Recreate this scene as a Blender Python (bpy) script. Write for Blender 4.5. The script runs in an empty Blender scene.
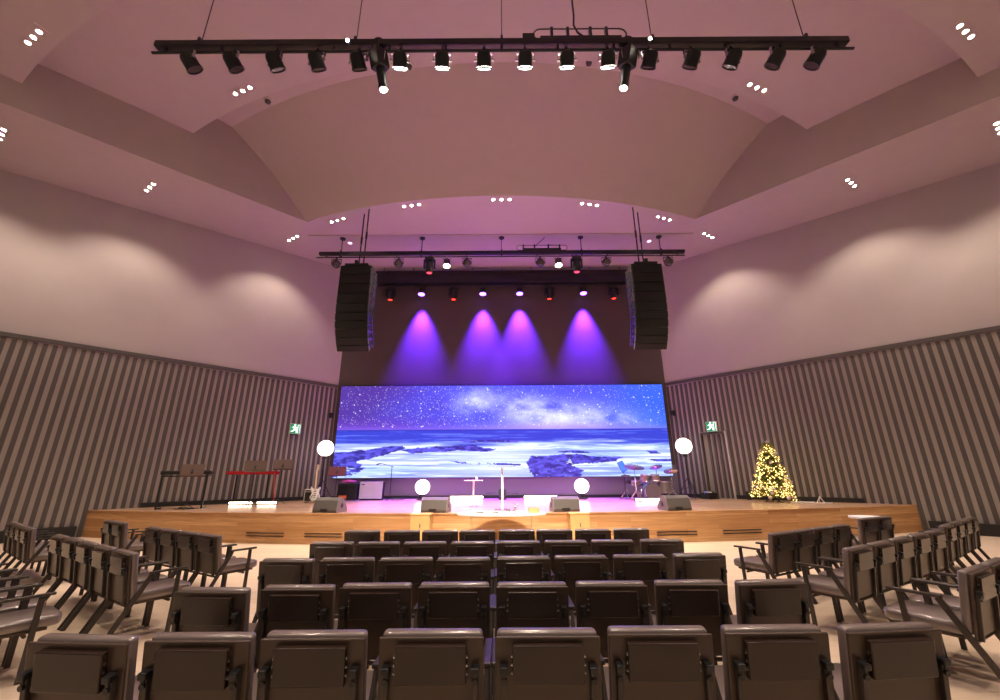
import bpy, bmesh, math, random
import numpy as np
from mathutils import Vector, Matrix, Euler
random.seed(4); PI=math.pi; R=math.radians
S=bpy.context.scene; COL=S.collection

# ------------------------------------------------------------------ helpers
def MAT(loc=(0,0,0), rx=0, ry=0, rz=0): return Matrix.Translation(loc) @ Euler((rx,ry,rz)).to_matrix().to_4x4()
def aim(d, up=(0,0,1)):
    """rotation taking +Z to d"""
    return Vector(d).normalized().to_track_quat('Z','Y').to_matrix().to_4x4()
class MB:
    def __init__(s): s.bm=bmesh.new()
    def box(s, c, d, m=None, bev=0, seg=2):
        b=bmesh.new(); bmesh.ops.create_cube(b, size=1)
        for v in b.verts: v.co=Vector((v.co.x*d[0], v.co.y*d[1], v.co.z*d[2]))
        if bev: bmesh.ops.bevel(b, geom=b.edges[:], offset=bev, segments=seg, affect='EDGES', profile=.5)
        M=Matrix.Translation(c); M=(m @ M) if m is not None else M
        return s.add(b, M)
    def add(s, b, M=None):
        if M is not None: b.transform(M)
        me=bpy.data.meshes.new('t'); b.to_mesh(me); b.free(); s.bm.from_mesh(me); bpy.data.meshes.remove(me); return s
    def cyl(s, p0, p1, r0, r1=None, n=14, cap=True):
        p0=Vector(p0); p1=Vector(p1); r1=r0 if r1 is None else r1
        b=bmesh.new(); L=(p1-p0).length
        bmesh.ops.create_cone(b, cap_ends=cap, segments=n, radius1=max(r0,1e-4), radius2=max(r1,1e-4), depth=L)
        return s.add(b, Matrix.Translation((p0+p1)/2) @ aim(p1-p0))
    def sph(s, c, r, u=16, v=10, sc=(1,1,1)):
        b=bmesh.new(); bmesh.ops.create_uvsphere(b, u_segments=u, v_segments=v, radius=r)
        return s.add(b, Matrix.Translation(c) @ Matrix.Diagonal((*sc,1)))
    def tube(s, pts, r, n=6):
        for a,b in zip(pts,pts[1:]): s.cyl(a,b,r,n=n)
        for p in pts[1:-1]: s.sph(p,r,6,4)
        return s
    def bar(s, p0, p1, w, t, side=(1,0,0), bev=0):
        """flat bar from p0 to p1, width w along side, thickness t"""
        p0=Vector(p0); p1=Vector(p1); d=(p1-p0); L=d.length; z=d.normalized(); x=Vector(side); x=(x-z*x.dot(z)).normalized(); y=z.cross(x)
        M=Matrix((x,y,z)).transposed().to_4x4(); M.translation=(p0+p1)/2
        return s.box((0,0,0),(w,t,L),M,bev)
    def lathe(s, prof, n=24, M=None):
        b=bmesh.new(); rings=[]
        for r,z in prof: rings.append([b.verts.new((max(r,1e-4)*math.cos(2*PI*k/n), max(r,1e-4)*math.sin(2*PI*k/n), z)) for k in range(n)])
        for A,B in zip(rings,rings[1:]):
            for k in range(n): b.faces.new((A[k],A[(k+1)%n],B[(k+1)%n],B[k]))
        if prof[0][0]>1e-3: b.faces.new(rings[0][::-1])
        if prof[-1][0]>1e-3: b.faces.new(rings[-1])
        return s.add(b, M)
    def prism(s, poly, h0, h1, M=None, bev=0):
        """polygon in xy extruded z h0..h1"""
        b=bmesh.new(); A=[b.verts.new((x,y,h0)) for x,y in poly]; B=[b.verts.new((x,y,h1)) for x,y in poly]; n=len(poly)
        b.faces.new(A[::-1]); b.faces.new(B)
        for k in range(n): b.faces.new((A[k],A[(k+1)%n],B[(k+1)%n],B[k]))
        bmesh.ops.recalc_face_normals(b, faces=b.faces[:])
        if bev: bmesh.ops.bevel(b, geom=b.edges[:], offset=bev, segments=2, affect='EDGES', profile=.5)
        return s.add(b, M)
    def quad(s, *pts):
        s.bm.faces.new([s.bm.verts.new(p) for p in pts]); return s
    def torus(s, c, R_, r, M=None, n=28, k=8):
        b=bmesh.new(); g=[[b.verts.new(((R_+r*math.cos(2*PI*j/k))*math.cos(2*PI*i/n),(R_+r*math.cos(2*PI*j/k))*math.sin(2*PI*i/n),r*math.sin(2*PI*j/k))) for j in range(k)] for i in range(n)]
        for i in range(n):
            for j in range(k): b.faces.new((g[i][j],g[(i+1)%n][j],g[(i+1)%n][(j+1)%k],g[i][(j+1)%k]))
        return s.add(b, Matrix.Translation(c) @ (M if M is not None else Matrix()))
def obj(name, mb, mat, parent=None, smooth=None):
    bm=mb.bm if isinstance(mb,MB) else mb
    me=bpy.data.meshes.new(name); bm.to_mesh(me); bm.free()
    for m in (mat if isinstance(mat,(list,tuple)) else [mat]): me.materials.append(m)
    if smooth is not None:
        for p in me.polygons: p.use_smooth=True
        me.set_sharp_from_angle(angle=R(smooth))
    o=bpy.data.objects.new(name,me); COL.objects.link(o)
    if parent: o.parent=parent
    return o
def tag(o,label,cat,group=None,kind=None):
    o['label']=label; o['category']=cat
    if group: o['group']=group
    if kind: o['kind']=kind
    return o
def thing(name,label,cat,loc=(0,0,0),rz=0,group=None):
    o=bpy.data.objects.new(name,None); COL.objects.link(o); o.empty_display_size=.1
    o.location=loc; o.rotation_euler=(0,0,rz); return tag(o,label,cat,group)
def dup(root,loc,rz=0,label=None,group=None):
    r=root.copy(); COL.objects.link(r); r.location=loc; r.rotation_euler=(0,0,rz)
    if label: r['label']=label
    if group: r['group']=group
    for ch in list(root.children):
        if ch.type=='LIGHT': continue
        c=ch.copy(); COL.objects.link(c); c.parent=r
        for g in list(ch.children):
            d=g.copy(); COL.objects.link(d); d.parent=c
    return r
def struct(name,mb,mat,parent=None,smooth=None):
    o=obj(name,mb,mat,parent,smooth)
    if not parent: o['kind']='structure'
    return o
def nodes(m): m.use_nodes=True; return m.node_tree.nodes, m.node_tree.links
def mat(name,col,rough=.5,metal=0,emit=0,ecol=None,spec=None,trans=0,noise=0,nscale=20,bump=0,coat=0):
    m=bpy.data.materials.new(name); N,L=nodes(m); b=N['Principled BSDF']
    b.inputs['Base Color'].default_value=(*col,1); b.inputs['Roughness'].default_value=rough; b.inputs['Metallic'].default_value=metal
    if spec is not None: b.inputs['Specular IOR Level'].default_value=spec
    if coat: b.inputs['Coat Weight'].default_value=coat; b.inputs['Coat Roughness'].default_value=.18
    if trans: b.inputs['Transmission Weight'].default_value=trans
    if emit: b.inputs['Emission Color'].default_value=(*(ecol or col),1); b.inputs['Emission Strength'].default_value=emit
    if noise or bump:
        tc=N.new('ShaderNodeTexCoord'); n=N.new('ShaderNodeTexNoise'); n.inputs['Scale'].default_value=nscale; n.inputs['Detail'].default_value=4
        L.new(tc.outputs['Object'],n.inputs['Vector'])
        if noise:
            mx=N.new('ShaderNodeMix'); mx.data_type='RGBA'
            mx.inputs['A'].default_value=(*[c*(1-noise) for c in col],1); mx.inputs['B'].default_value=(*[min(1,c*(1+noise)) for c in col],1)
            L.new(n.outputs['Fac'],mx.inputs['Factor']); L.new(mx.outputs['Result'],b.inputs['Base Color'])
        if bump:
            bp=N.new('ShaderNodeBump'); bp.inputs['Strength'].default_value=bump; bp.inputs['Distance'].default_value=.01
            L.new(n.outputs['Fac'],bp.inputs['Height']); L.new(bp.outputs['Normal'],b.inputs['Normal'])
    return m
def srgb(r,g,b):
    f=lambda c: (c/255/12.92 if c<=10 else ((c/255+.055)/1.055)**2.4)
    return (f(r),f(g),f(b))
def wood(name,c1,c2,c3,w,h,rough,uv=True,grain=.35):
    m=bpy.data.materials.new(name); N,L=nodes(m); b=N['Principled BSDF']; b.inputs['Roughness'].default_value=rough
    tc=N.new('ShaderNodeTexCoord'); br=N.new('ShaderNodeTexBrick')
    br.offset=.37; br.inputs['Scale'].default_value=1; br.inputs['Brick Width'].default_value=w; br.inputs['Row Height'].default_value=h
    br.inputs['Mortar Size'].default_value=.002; br.inputs['Bias'].default_value=0
    br.inputs['Color1'].default_value=(*c1,1); br.inputs['Color2'].default_value=(*c2,1); br.inputs['Mortar'].default_value=(*[c*.7 for c in c1],1)
    src=tc.outputs['UV' if uv else 'Object']; L.new(src,br.inputs['Vector'])
    mp=N.new('ShaderNodeMapping'); mp.inputs['Scale'].default_value=(.9,14,14); L.new(src,mp.inputs['Vector'])
    n=N.new('ShaderNodeTexNoise'); n.inputs['Scale'].default_value=1.5; n.inputs['Detail'].default_value=6; L.new(mp.outputs['Vector'],n.inputs['Vector'])
    mx=N.new('ShaderNodeMix'); mx.data_type='RGBA'; mx.inputs['B'].default_value=(*c3,1)
    mr=N.new('ShaderNodeMapRange'); mr.inputs['From Min'].default_value=.35; mr.inputs['From Max'].default_value=.75; mr.inputs['To Max'].default_value=grain*2
    L.new(n.outputs['Fac'],mr.inputs['Value']); L.new(mr.outputs['Result'],mx.inputs['Factor'])
    L.new(br.outputs['Color'],mx.inputs['A']); L.new(mx.outputs['Result'],b.inputs['Base Color']); return m

# ------------------------------------------------------------------ materials
M_plaster=mat('plaster',(.47,.395,.365),.85,noise=.04,nscale=3)
M_wall=mat('wall_plaster',(.43,.375,.35),.85,noise=.04,nscale=2)
M_rib=mat('cladding_rib',(.085,.073,.065),.6)
M_groove=mat('cladding_groove',(.38,.335,.30),.65)
M_back=mat('dark_wall',(.085,.062,.058),.8)
M_kick=mat('kick_wall',(.20,.16,.19),.6)
M_floor=wood('floor_planks',(.66,.52,.375),(.72,.58,.43),(.54,.41,.285),1.4,.22,.45,uv=False,grain=.22)
M_deck=wood('deck_wood',(.52,.32,.19),(.62,.42,.27),(.44,.25,.13),1.9,.14,.22)
M_front=wood('front_wood',(.44,.22,.085),(.72,.44,.21),(.36,.16,.055),2.3,.105,.4)
M_box=mat('pale_oak',(.62,.40,.16),.45,noise=.15,nscale=5)
M_black=mat('black_paint',(.012,.012,.013),.4)
M_blackm=mat('black_matte',(.006,.005,.005),.6)
M_steel=mat('steel',(.5,.5,.5),.25,1)
M_chrome=mat('chrome',(.8,.8,.82),.12,1)
M_shell=mat('chair_shell',(.068,.042,.029),.36)
M_cush=mat('chair_cushion',(.17,.13,.118),.30,spec=.8,coat=.8)
M_frame=mat('chair_frame',(.06,.048,.042),.38,.3)
M_pocket=mat('chair_pocket',(.03,.016,.011),.25)
M_white=mat('white_lacquer',(.85,.84,.83),.35)
M_acryl=mat('clear_acrylic',(.95,.95,.97),.05,trans=.9)
M_dark=mat('black_skirting',(.015,.014,.014),.5)
M_green=mat('exit_green',srgb(0,120,70),.5,emit=.9,ecol=srgb(10,150,90))
M_signw=mat('exit_white',(.9,.95,.9),.5,emit=.9,ecol=(.85,.95,.88))
M_lamp=mat('lamp_glow',(1,.95,.85),.3,emit=90,ecol=(1,.86,.70))
M_spotlens=mat('spot_glow',(1,.95,.85),.3,emit=14,ecol=(1,.93,.82))
M_bar=mat('led_bar_glow',(1,.95,.85),.3,emit=13,ecol=(1,.82,.60))
M_globe=mat('globe_glow',(1,.95,.85),.3,emit=4,ecol=(1,.86,.74))
M_lensdark=mat('dark_lens',(.10,.08,.08),.1,.4)
M_red=mat('red_indicator',(1,.05,.03),.3,emit=5,ecol=(1,.03,.02))
M_purple=mat('purple_lens',(.3,.1,1),.3,emit=9,ecol=(.30,.10,1))
M_rim=mat('light_rim',(.5,.45,.42),.5)
M_redkb=mat('red_keyboard',(.36,.012,.02),.25)
M_brownms=mat('brown_desk',(.085,.042,.024),.5)
M_grey=mat('grey_monitor',(.085,.074,.068),.6,noise=.1,nscale=60)
M_greyl=mat('grey_monitor_end',(.20,.165,.165),.6)
M_grille=mat('speaker_grille',(.007,.0065,.0065),.6,bump=.5,nscale=400)
M_orange=mat('orange_panel',(.9,.22,.03),.5)
M_pinkcab=mat('pale_grille',(.52,.47,.50),.8,bump=.3,nscale=200)
M_ptop=mat('wine_cloth',(.35,.03,.08),.6)
M_guitar=mat('white_guitar',(.8,.78,.74),.25)
M_neck=mat('maple_neck',(.70,.55,.36),.4)
M_ivory=mat('keys',(.8,.78,.74),.4)
M_drum=mat('drum_shell',(.30,.26,.24),.25,.3)
M_head=mat('drum_head',(.75,.72,.68),.5)
M_headd=mat('drum_front',(.16,.13,.14),.4)
M_brass=mat('cymbal',(.55,.30,.22),.3,1)
M_blue=mat('blue_lit_screen',(.05,.2,.9),.4,emit=.6,ecol=(.03,.17,.9))
M_leaf=mat('fir_needles',(.22,.24,.06),.6,noise=.4,nscale=30)
M_fairy=mat('fairy_glow',(1,.8,.4),.3,emit=6,ecol=(1,.66,.22))
M_baub=mat('bauble_champagne',(.75,.55,.45),.2,.6)
M_baub2=mat('bauble_white',(.8,.72,.70),.3)
M_cableg=mat('cable_wire',(.03,.03,.03),.6)
M_cabler=mat('red_cable',(.7,.03,.02),.5)
M_jamb=mat('pale_jamb',(.55,.50,.45),.6)

# ------------------------------------------------------------------ setting
def wallX(Y): return 9.023-.9145*(Y-16)
def ceilZ(Y): return 9.15+.112*Y
YF=3.0; XF=wallX(YF); YB=17.9; XB=wallX(YB); YE=-4.0
T=Vector((-.9145,1,0)).normalized()                         # direction of the right wall, going back
NR=Vector((-T.y,T.x,0)); NR=NR if NR.x<0 else -NR            # its inward normal
def wp(s,z=0,off=0,side=1):
    p=Vector((XF,YF,0))+T*s+NR*off
    return Vector((p.x*side,p.y,z))
LW=(Vector((XB,YB,0))-Vector((XF,YF,0))).length
def s_of(Y): return (Y-YF)/T.y
ZC=5.5                                                       # top of the ribbed cladding
ds0,ds1=s_of(16.28),s_of(16.98); dz0,dz1=.72,3.15            # door opening in the right wall
def wall_side(side):
    up=MB(); lo=MB()
    def q(mb,s0,s1,z0,z1a,z1b,off=0): mb.quad(wp(s0,z0,off,side),wp(s1,z0,off,side),wp(s1,z1b,off,side),wp(s0,z1a,off,side))
    n=12
    for i in range(n):
        a,b=LW*i/n,LW*(i+1)/n; q(up,a,b,ZC-.02,ceilZ(wp(a).y)+.02,ceilZ(wp(b).y)+.02)
    up.quad((side*XF,YF,0),(side*XF,YE,0),(side*XF,YE,ceilZ(YE)+.02),(side*XF,YF,ceilZ(YF)+.02))
    o=struct('wall_right' if side>0 else 'wall_left',up,M_wall)
    if side>0:
        q(lo,0,ds0,0,ZC,ZC); q(lo,ds1,LW,0,ZC,ZC); q(lo,ds0,ds1,dz1,ZC,ZC); q(lo,ds0,ds1,0,dz0,dz0)
    else: q(lo,0,LW,0,ZC,ZC)
    obj('groove_panel',lo,M_groove,o)
    rb=MB(); pitch=.2; k=0; s=.05; dep=.035
    def rib(s0,s1,z0,z1,d=dep):
        A=[wp(s0,0,.003,side),wp(s1,0,.003,side),wp(s1,0,d,side),wp(s0,0,d,side)]
        rb.prism([(p.x,p.y) for p in A],z0,z1)
    while s<LW-.1:
        inside=side>0 and s+.1>ds0-.03 and s<ds1+.03
        rib(s,s+.1,dz1+.09 if inside else .0,ZC-.16); s+=pitch
    rib(0,LW,ZC-.12,ZC,dep+.03)
    obj('ribs',rb,M_rib,o)
    return o
for sd in (-1,1): wall_side(sd)
wb=MB(); wb.quad((-XB,YB,2.0),(XB,YB,2.0),(XB,YB,ceilZ(YB)+.02),(-XB,YB,ceilZ(YB)+.02)); w=struct('wall_back',wb,M_back)
kb=MB(); kb.quad((-XB,YB,0),(XB,YB,0),(XB,YB,2.0),(-XB,YB,2.0)); obj('lower_wall',kb,M_kick,w)
fl=MB(); fl.quad((-XF,YE,0),(XF,YE,0),(XF,YF,0),(-XF,YF,0)); fl.quad((-XF,YF,0),(XF,YF,0),(XB,YB,0),(-XB,YB,0)); struct('floor',fl,M_floor)
for sd,nm in ((-1,'left'),(1,'right')):                       # skirtings on the auditorium floor and along the stage
    b=MB(); s1=s_of(12.6); p=[wp(0,0,.003,sd),wp(s1,0,.003,sd),wp(s1,0,.11,sd),wp(0,0,.11,sd)]
    b.prism([(v.x,v.y) for v in p],0,.3); struct('baseboard_'+nm,b,M_dark)
    b=MB(); s0=s_of(13.55)
    for s0,s1 in ([(s0,ds0-.03),(ds1+.03,LW-.05)] if sd>0 else [(s0,LW-.05)]):
        p=[wp(s0,0,.003,sd),wp(s1,0,.003,sd),wp(s1,0,.10,sd),wp(s0,0,.10,sd)]; b.prism([(v.x,v.y) for v in p],.721,.86)
    struct('trim_1' if sd<0 else 'trim_2',b,M_dark)
b=MB(); b.box((0,YB-.03,.78),(2*XB-.4,.04,.11)); struct('baseboard_back',b,M_dark)
# exit door in the right wall: a ribbed leaf set back in a pale lined opening
dm=MB()
def wq(mb,s0,s1,z0,z1,o0,o1): mb.prism([(v.x,v.y) for v in (wp(s0,0,o0),wp(s1,0,o0),wp(s1,0,o1),wp(s0,0,o1))],z0,z1)
wq(dm,ds0-.02,ds0+.05,dz0+.001,dz1+.07,-.14,.075)
fr=struct('door_1',dm,M_jamb)
d2=MB(); wq(d2,ds1-.01,ds1+.03,dz0+.001,dz1+.07,-.14,.07); wq(d2,ds0+.05,ds1-.01,dz1,dz1+.07,-.14,.07); obj('door_frame',d2,M_rib,fr)
d3=MB(); wq(d3,ds0+.05,ds1-.01,dz0+.002,dz1,-.12,-.09); leaf=obj('door_leaf',d3,M_groove,fr)
d4=MB(); s=ds0+.09
while s<ds1-.1: wq(d4,s,s+.09,dz0+.01,dz1-.01,-.089,-.03); s+=.19
obj('door_rib',d4,M_rib,fr)

# ceiling: flat lower band, two side fascias and stepped ring segments about (0,28)
CY=28.0; fa,fb=Vector((-11.63,7.38)),Vector((-7.17,13.06)); fd=(fb-fa).normalized()
def fasc(R_):                                                # point of the left fascia line at ring radius R_
    p=fa-Vector((0,CY)); B=p.dot(fd); C=p.length_squared-R_*R_
    t=-B-math.sqrt(max(B*B-C,0)); return fa+fd*t
cb=MB(); inner=[]; outer=[]
nA=14
f0=fasc(33.0)
for i in range(nA+1):
    t=i/nA; p=f0.lerp(fb,t); inner.append((p.x,p.y)); Y=YE+(16.05-YE)*t; outer.append((-(wallX(Y) if Y>YF else XF)-.02,Y))
outer[0]=(-XF-.02,YE-1)
ang=math.asin(7.17/16.6); nB=24
arc=[(16.6*math.sin(-ang+2*ang*i/nB),CY-16.6*math.cos(-ang+2*ang*i/nB)) for i in range(nB+1)]
for i in range(1,nB+1):
    t=i/nB; inner.append(arc[i]); x=-8.98+17.96*t; outer.append((x,min(YB+.02,16+(9.043-abs(x))/.9145)))
for i in range(nA-1,-1,-1): inner.append((-inner[i][0],inner[i][1])); outer.append((-outer[i][0],outer[i][1]))
vi=[cb.bm.verts.new((x,y,ceilZ(y))) for x,y in inner]; vo=[cb.bm.verts.new((x,y,ceilZ(y))) for x,y in outer]
for i in range(len(vi)-1): cb.bm.faces.new((vi[i],vi[i+1],vo[i+1],vo[i]))
ceiling=struct('ceiling',cb,M_plaster)
fm=MB()
for sg in (-1,1):
    for i in range(nA):
        a,b_=inner[i],inner[i+1]
        fm.quad((-sg*a[0],a[1],ceilZ(a[1])-.0),(-sg*b_[0],b_[1],ceilZ(b_[1])),(-sg*b_[0],b_[1],13.4),(-sg*a[0],a[1],13.4))
obj('side_fascia',fm,M_plaster,ceiling)
def ring(prof,name,n=48):
    mb=MB(); g=[]
    for R_,z in prof:
        p=fasc(R_); a=math.atan2(-p.x,CY-p.y)+.004; row=[]
        for i in range(n+1):
            t=-a+2*a*i/n; x,y=R_*math.sin(t),CY-R_*math.cos(t)
            row.append(mb.bm.verts.new((x,y,ceilZ(y) if z is None else z)))
        g.append(row)
    for A,B in zip(g,g[1:]):
        for i in range(n): mb.bm.faces.new((A[i],A[i+1],B[i+1],B[i]))
    return obj(name,mb,M_plaster,ceiling,smooth=20)
ring([(16.6,None),(17.1,11.08),(17.7,11.65),(18.5,12.24),(19.35,12.75)],'reflector')
ring([(19.35,12.75),(20.4,12.75)],'reflector_shelf')
ring([(20.4,12.76),(20.25,11.90),(20.25,11.78)],'reflector_lip')
ring([(20.25,11.78),(21.5,11.67),(23.7,11.41)],'reflector')
ring([(23.7,11.45),(23.5,11.1),(23.5,10.70)],'reflector_lip')
ring([(23.5,10.70),(27,10.6),(33,10.4)],'reflector')
# shallow shadow gap across the ceiling in front of the stage lights
gp=MB(); gp.box((0,14.12,ceilZ(14.12)-.012),(15.2,.03,.05)); struct('trim_3',gp,M_plaster)

# ------------------------------------------------------------------ stage
DK=.72
SR=38.8; SCY=10.8+SR
def sfy(x): return SCY-math.sqrt(SR*SR-x*x)
XS=12.02; NS=48
stage=thing('stage','wide low oak plank stage with a gently bowed front','stage',(0,0,0))
sx=[-XS+2*XS*i/NS for i in range(NS+1)]
mb=MB(); uvl=mb.bm.loops.layers.uv.new('UVMap')
vt=[mb.bm.verts.new((x,sfy(x),DK)) for x in sx]
bk=[mb.bm.verts.new((x,min(YB-.01,16+(9.023-abs(x))/.9145-.012),DK)) for x in [q*.999 for q in sx]]
for i in range(NS):
    f=mb.bm.faces.new((vt[i],vt[i+1],bk[i+1],bk[i]))
for f in mb.bm.faces:
    for l in f.loops: l[uvl].uv=(l.vert.co.x,l.vert.co.y)
obj('deck',mb,M_deck,stage)
mb=MB(); uvl=mb.bm.loops.layers.uv.new('UVMap'); arcL=0; pr=None
cols=[]
for x in sx:
    if pr is not None: arcL+=math.hypot(x-pr,sfy(x)-sfy(pr))
    pr=x; cols.append((mb.bm.verts.new((x,sfy(x),0.0)),mb.bm.verts.new((x,sfy(x),DK-.035)),mb.bm.verts.new((x,sfy(x)-.02,DK-.03)),mb.bm.verts.new((x,sfy(x)-.02,DK)),mb.bm.verts.new((x,sfy(x),DK)),arcL))
for A,B in zip(cols,cols[1:]):
    for k in range(4):
        f=mb.bm.faces.new((A[k],B[k],B[k+1],A[k+1]))
        for l,c in zip(f.loops,((A[5],k),(B[5],k),(B[5],k+1),(A[5],k+1))): l[uvl].uv=(c[0]+3,l.vert.co.z+.03)
obj('front_panel',mb,M_front,stage)
for xa,xb in ((-6.55,-5.5),(-4.95,-3.97),(3.80,4.85),(5.55,6.62)):    # slot air grilles low in the front
    g=MB()
    xm=(xa+xb)/2; yaw=math.atan2(sfy(xb)-sfy(xa),xb-xa); M=MAT((xm,sfy(xm)-.006,.21),rz=yaw)
    for dz in (-.035,0.035): g.box((0,0,dz),(xb-xa,.016,.022),M)
    obj('vent_slot',g,M_black,stage)
# two pale oak boxes against the stage
for x,wd in ((-1.95,'left'),(1.83,'right')):
    t=thing('oak_plinth','pale oak box standing against the stage front, the %s one of two'%wd,'plinth',(x,10.60,0),0,'oak plinths')
    m=MB(); m.box((0,0,.36),(.46,.36,.70),bev=.008); obj('body',m,M_box,t)
    m=MB(); m.box((0,-.005,.725),(.50,.37,.03),bev=.006); obj('top',m,M_box,t)
    m=MB(); m.box((0,-.183,.48),(.025,.012,.09),bev=.003); obj('latch',m,M_steel,t)

# LED wall ------------------------------------------------------------------
def lattice(rs,w,h):
    g=rs.rand(h+2,w+2); return g
def vnoise(rs,X,Y,fx,fy):
    gx=X*fx; gy=Y*fy; w=int(math.ceil(fx))+2; h=int(math.ceil(fy))+2; g=rs.rand(h+1,w+1)
    x0=np.clip(np.floor(gx).astype(int),0,w-1); y0=np.clip(np.floor(gy).astype(int),0,h-1); u=gx-x0; v=gy-y0; u=u*u*(3-2*u); v=v*v*(3-2*v)
    return (g[y0,x0]*(1-u)+g[y0,x0+1]*u)*(1-v)+(g[y0+1,x0]*(1-u)+g[y0+1,x0+1]*u)*v
def fbm(rs,X,Y,fx,fy,o=5,gain=.55):
    a=1;s=0;t=0
    for k in range(o): s=s+a*vnoise(rs,X,Y,fx,fy); t+=a; a*=gain; fx*=2; fy*=2
    return s/t
def sst(a,b,x): t=np.clip((x-a)/(b-a),0,1); return t*t*(3-2*t)
def led_picture(nx,ny):
    rs=np.random.RandomState(11)
    X,Tt=np.meshgrid((np.arange(nx)+.5)/nx,(np.arange(ny)+.5)/ny)          # Tt = 0 at the top
    mix=lambda A,B,k: A*(1-k[...,None])+np.array(B)*k[...,None]
    f1=fbm(rs,X,Tt,6,3); f2=fbm(rs,X,Tt,18,8); f3=fbm(rs,X,Tt,40,30)
    C=np.zeros((ny,nx,3))+np.array((72,78,226.))
    C=mix(C,(74,44,150),sst(.42,.0,X+.25*(f1-.5)))
    C=mix(C,(104,58,196),sst(.30,.5,Tt)*sst(.5,.1,X)*.7)
    C=mix(C,(46,96,240),sst(.72,1.0,X)*.9)
    # galaxy band drifting down to the right
    band=.20+.35*(X-.35)
    dist=np.abs(Tt-band+.10*(f1-.5)); g=np.exp(-(dist/.13)**2)*sst(.30,.42,X)*sst(1.05,.75,X)
    g=g*np.clip(.25+1.5*(f2-.28),0,1.2)
    C=mix(C,(176,182,255),np.clip(g*1.4*(.55+.9*(f3-.2)),0,.95))
    for cx,cy,rx,ry,k in ((.43,.15,.045,.10,.9),(.55,.24,.07,.12,.7),(.66,.40,.11,.12,.95),(.74,.30,.12,.12,.35)):
        e=np.exp(-(((X-cx)/rx)**2+((Tt-cy)/ry)**2))*np.clip(.2+1.6*(f2-.25),0,1.1); C=mix(C,(224,226,255),np.clip(e*k,0,.95))
    dk=np.exp(-((X-.47)/.06)**2-((Tt-.33)/.1)**2)*.35; C=mix(C,(60,60,190),dk)
    C=mix(C,(205,175,255),sst(.38,.495,Tt)*np.exp(-((X-.66)/.22)**2)*.75)
    C=mix(C,(140,115,240),sst(.43,.495,Tt)*.4)
    # stars
    st=rs.rand(ny,nx); dens=.016+.02*np.exp(-((X-.3)/.25)**2)
    br=(st<dens)*(Tt<.47); amp=rs.rand(ny,nx)**1.5
    C=np.where((br)[...,None],C+(255-C)*(.45+.55*amp)[...,None],C)
    ys,xs=np.where((rs.rand(ny,nx)<.0016)&(Tt<.46))
    for y,x in zip(ys,xs):
        for dy,dx in ((0,0),(0,1),(1,0),(1,1)):
            if y+dy<ny and x+dx<nx: C[y+dy,x+dx]=(245,245,255)
    # sea
    H=.497; sea=Tt>H; d=(Tt-H)/(1-H); wv=fbm(rs,X,Tt,9,70,5,.6); wl=fbm(rs,X,Tt,5,24,5,.6)
    Sx=np.zeros((ny,nx,3))+np.array((44,58,196.))
    Sx=mix(Sx,(34,44,170),sst(.04,.0,d)); Sx=mix(Sx,(96,120,232),sst(.50,.72,wv)*.8)
    foam=sst(.20,.42,d+.30*(wl-.5)); Sx=mix(Sx,(176,202,255),foam)
    Sx=mix(Sx,(228,240,255),foam*sst(.40,.62,wl)*.95)
    Sx=mix(Sx,(110,140,240),foam*sst(.55,.72,wv)*.75)
    Sx=mix(Sx,(80,95,225),sst(.52,.60,fbm(rs,X,Tt,3,34,4))*foam*.45)
    Sx=mix(Sx,(236,246,255),foam*np.exp(-((X-.47)/.16)**2-((d-.62)/.35)**2)*.65)
    def poly(pts,wob=.02):
        n=fbm(rs,X,Tt,26,22,5,.65)-.5; n2=fbm(rs,X,Tt,14,14,5,.6)-.5
        x=X+n*wob*1.6; y=Tt+n2*wob*2.6; ins=np.zeros_like(X,bool); k=len(pts)
        for i in range(k):
            (x0,y0),(x1,y1)=pts[i],pts[(i+1)%k]
            if y0==y1: continue
            ins^=((y0>y)!=(y1>y))&(x<(x1-x0)*(y-y0)/(y1-y0)+x0)
        return ins
    rk=fbm(rs,X,Tt,30,26,5,.7)
    def rock(pts,holes=.58,wob=.02):
        nonlocal Sx
        m=poly(pts,wob)&(rk<holes); sh=fbm(rs,X,Tt,60,50,3)
        c=np.zeros_like(Sx)+np.array((58,56,178.)); c=mix(c,(88,84,214),sst(.45,.65,sh)); c=mix(c,(40,34,132),sst(.5,.3,sh))
        Sx=np.where(m[...,None],c,Sx)
    rock([(-.05,.755),(.08,.715),(.20,.66),(.215,.69),(.17,.745),(.12,.80),(.05,.85),(-.05,.90)],.78)
    rock([(.20,.71),(.30,.68),(.40,.66),(.485,.705),(.45,.725),(.36,.71),(.30,.74),(.23,.755)],.70)
    rock([(.36,.615),(.55,.605),(.55,.63),(.40,.635)],.66,.01)
    rock([(-.05,.84),(.07,.84),(.10,.90),(.06,.99),(-.05,1.02)],.60)
    rock([(.58,.79),(.64,.765),(.72,.77),(.86,.80),(.84,.835),(.74,.85),(.70,.875),(.74,.93),(.72,1.03),(.60,1.03),(.575,.90)],.72)
    rock([(.66,.74),(.72,.725),(.77,.745),(.70,.765)],.60,.012)
    rock([(.93,.735),(.96,.735),(.97,.765),(.94,.77)],.8,.012); rock([(.93,.83),(1.02,.815),(1.02,.85),(.96,.855)],.7,.012)
    rock([(.34,.83),(.56,.86),(.56,.875),(.38,.86)],.55,.01)
    C=np.where(sea[...,None],Sx,C); C=np.clip(C,0,255)/255
    return np.where(C<=.04045,C/12.92,((C+.055)/1.055)**2.4)
SX,SZ0,SZ1=7.08,1.55,5.42
led=thing('led_wall','long LED video wall showing a starry sky over a rocky blue seashore','screen',(0,17.84,0))
nx,ny=672,184; Cc=led_picture(nx,ny)
gx=np.linspace(-SX,SX,nx); gz=np.linspace(SZ1,SZ0,ny); GX,GZ=np.meshgrid(gx,gz)
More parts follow.
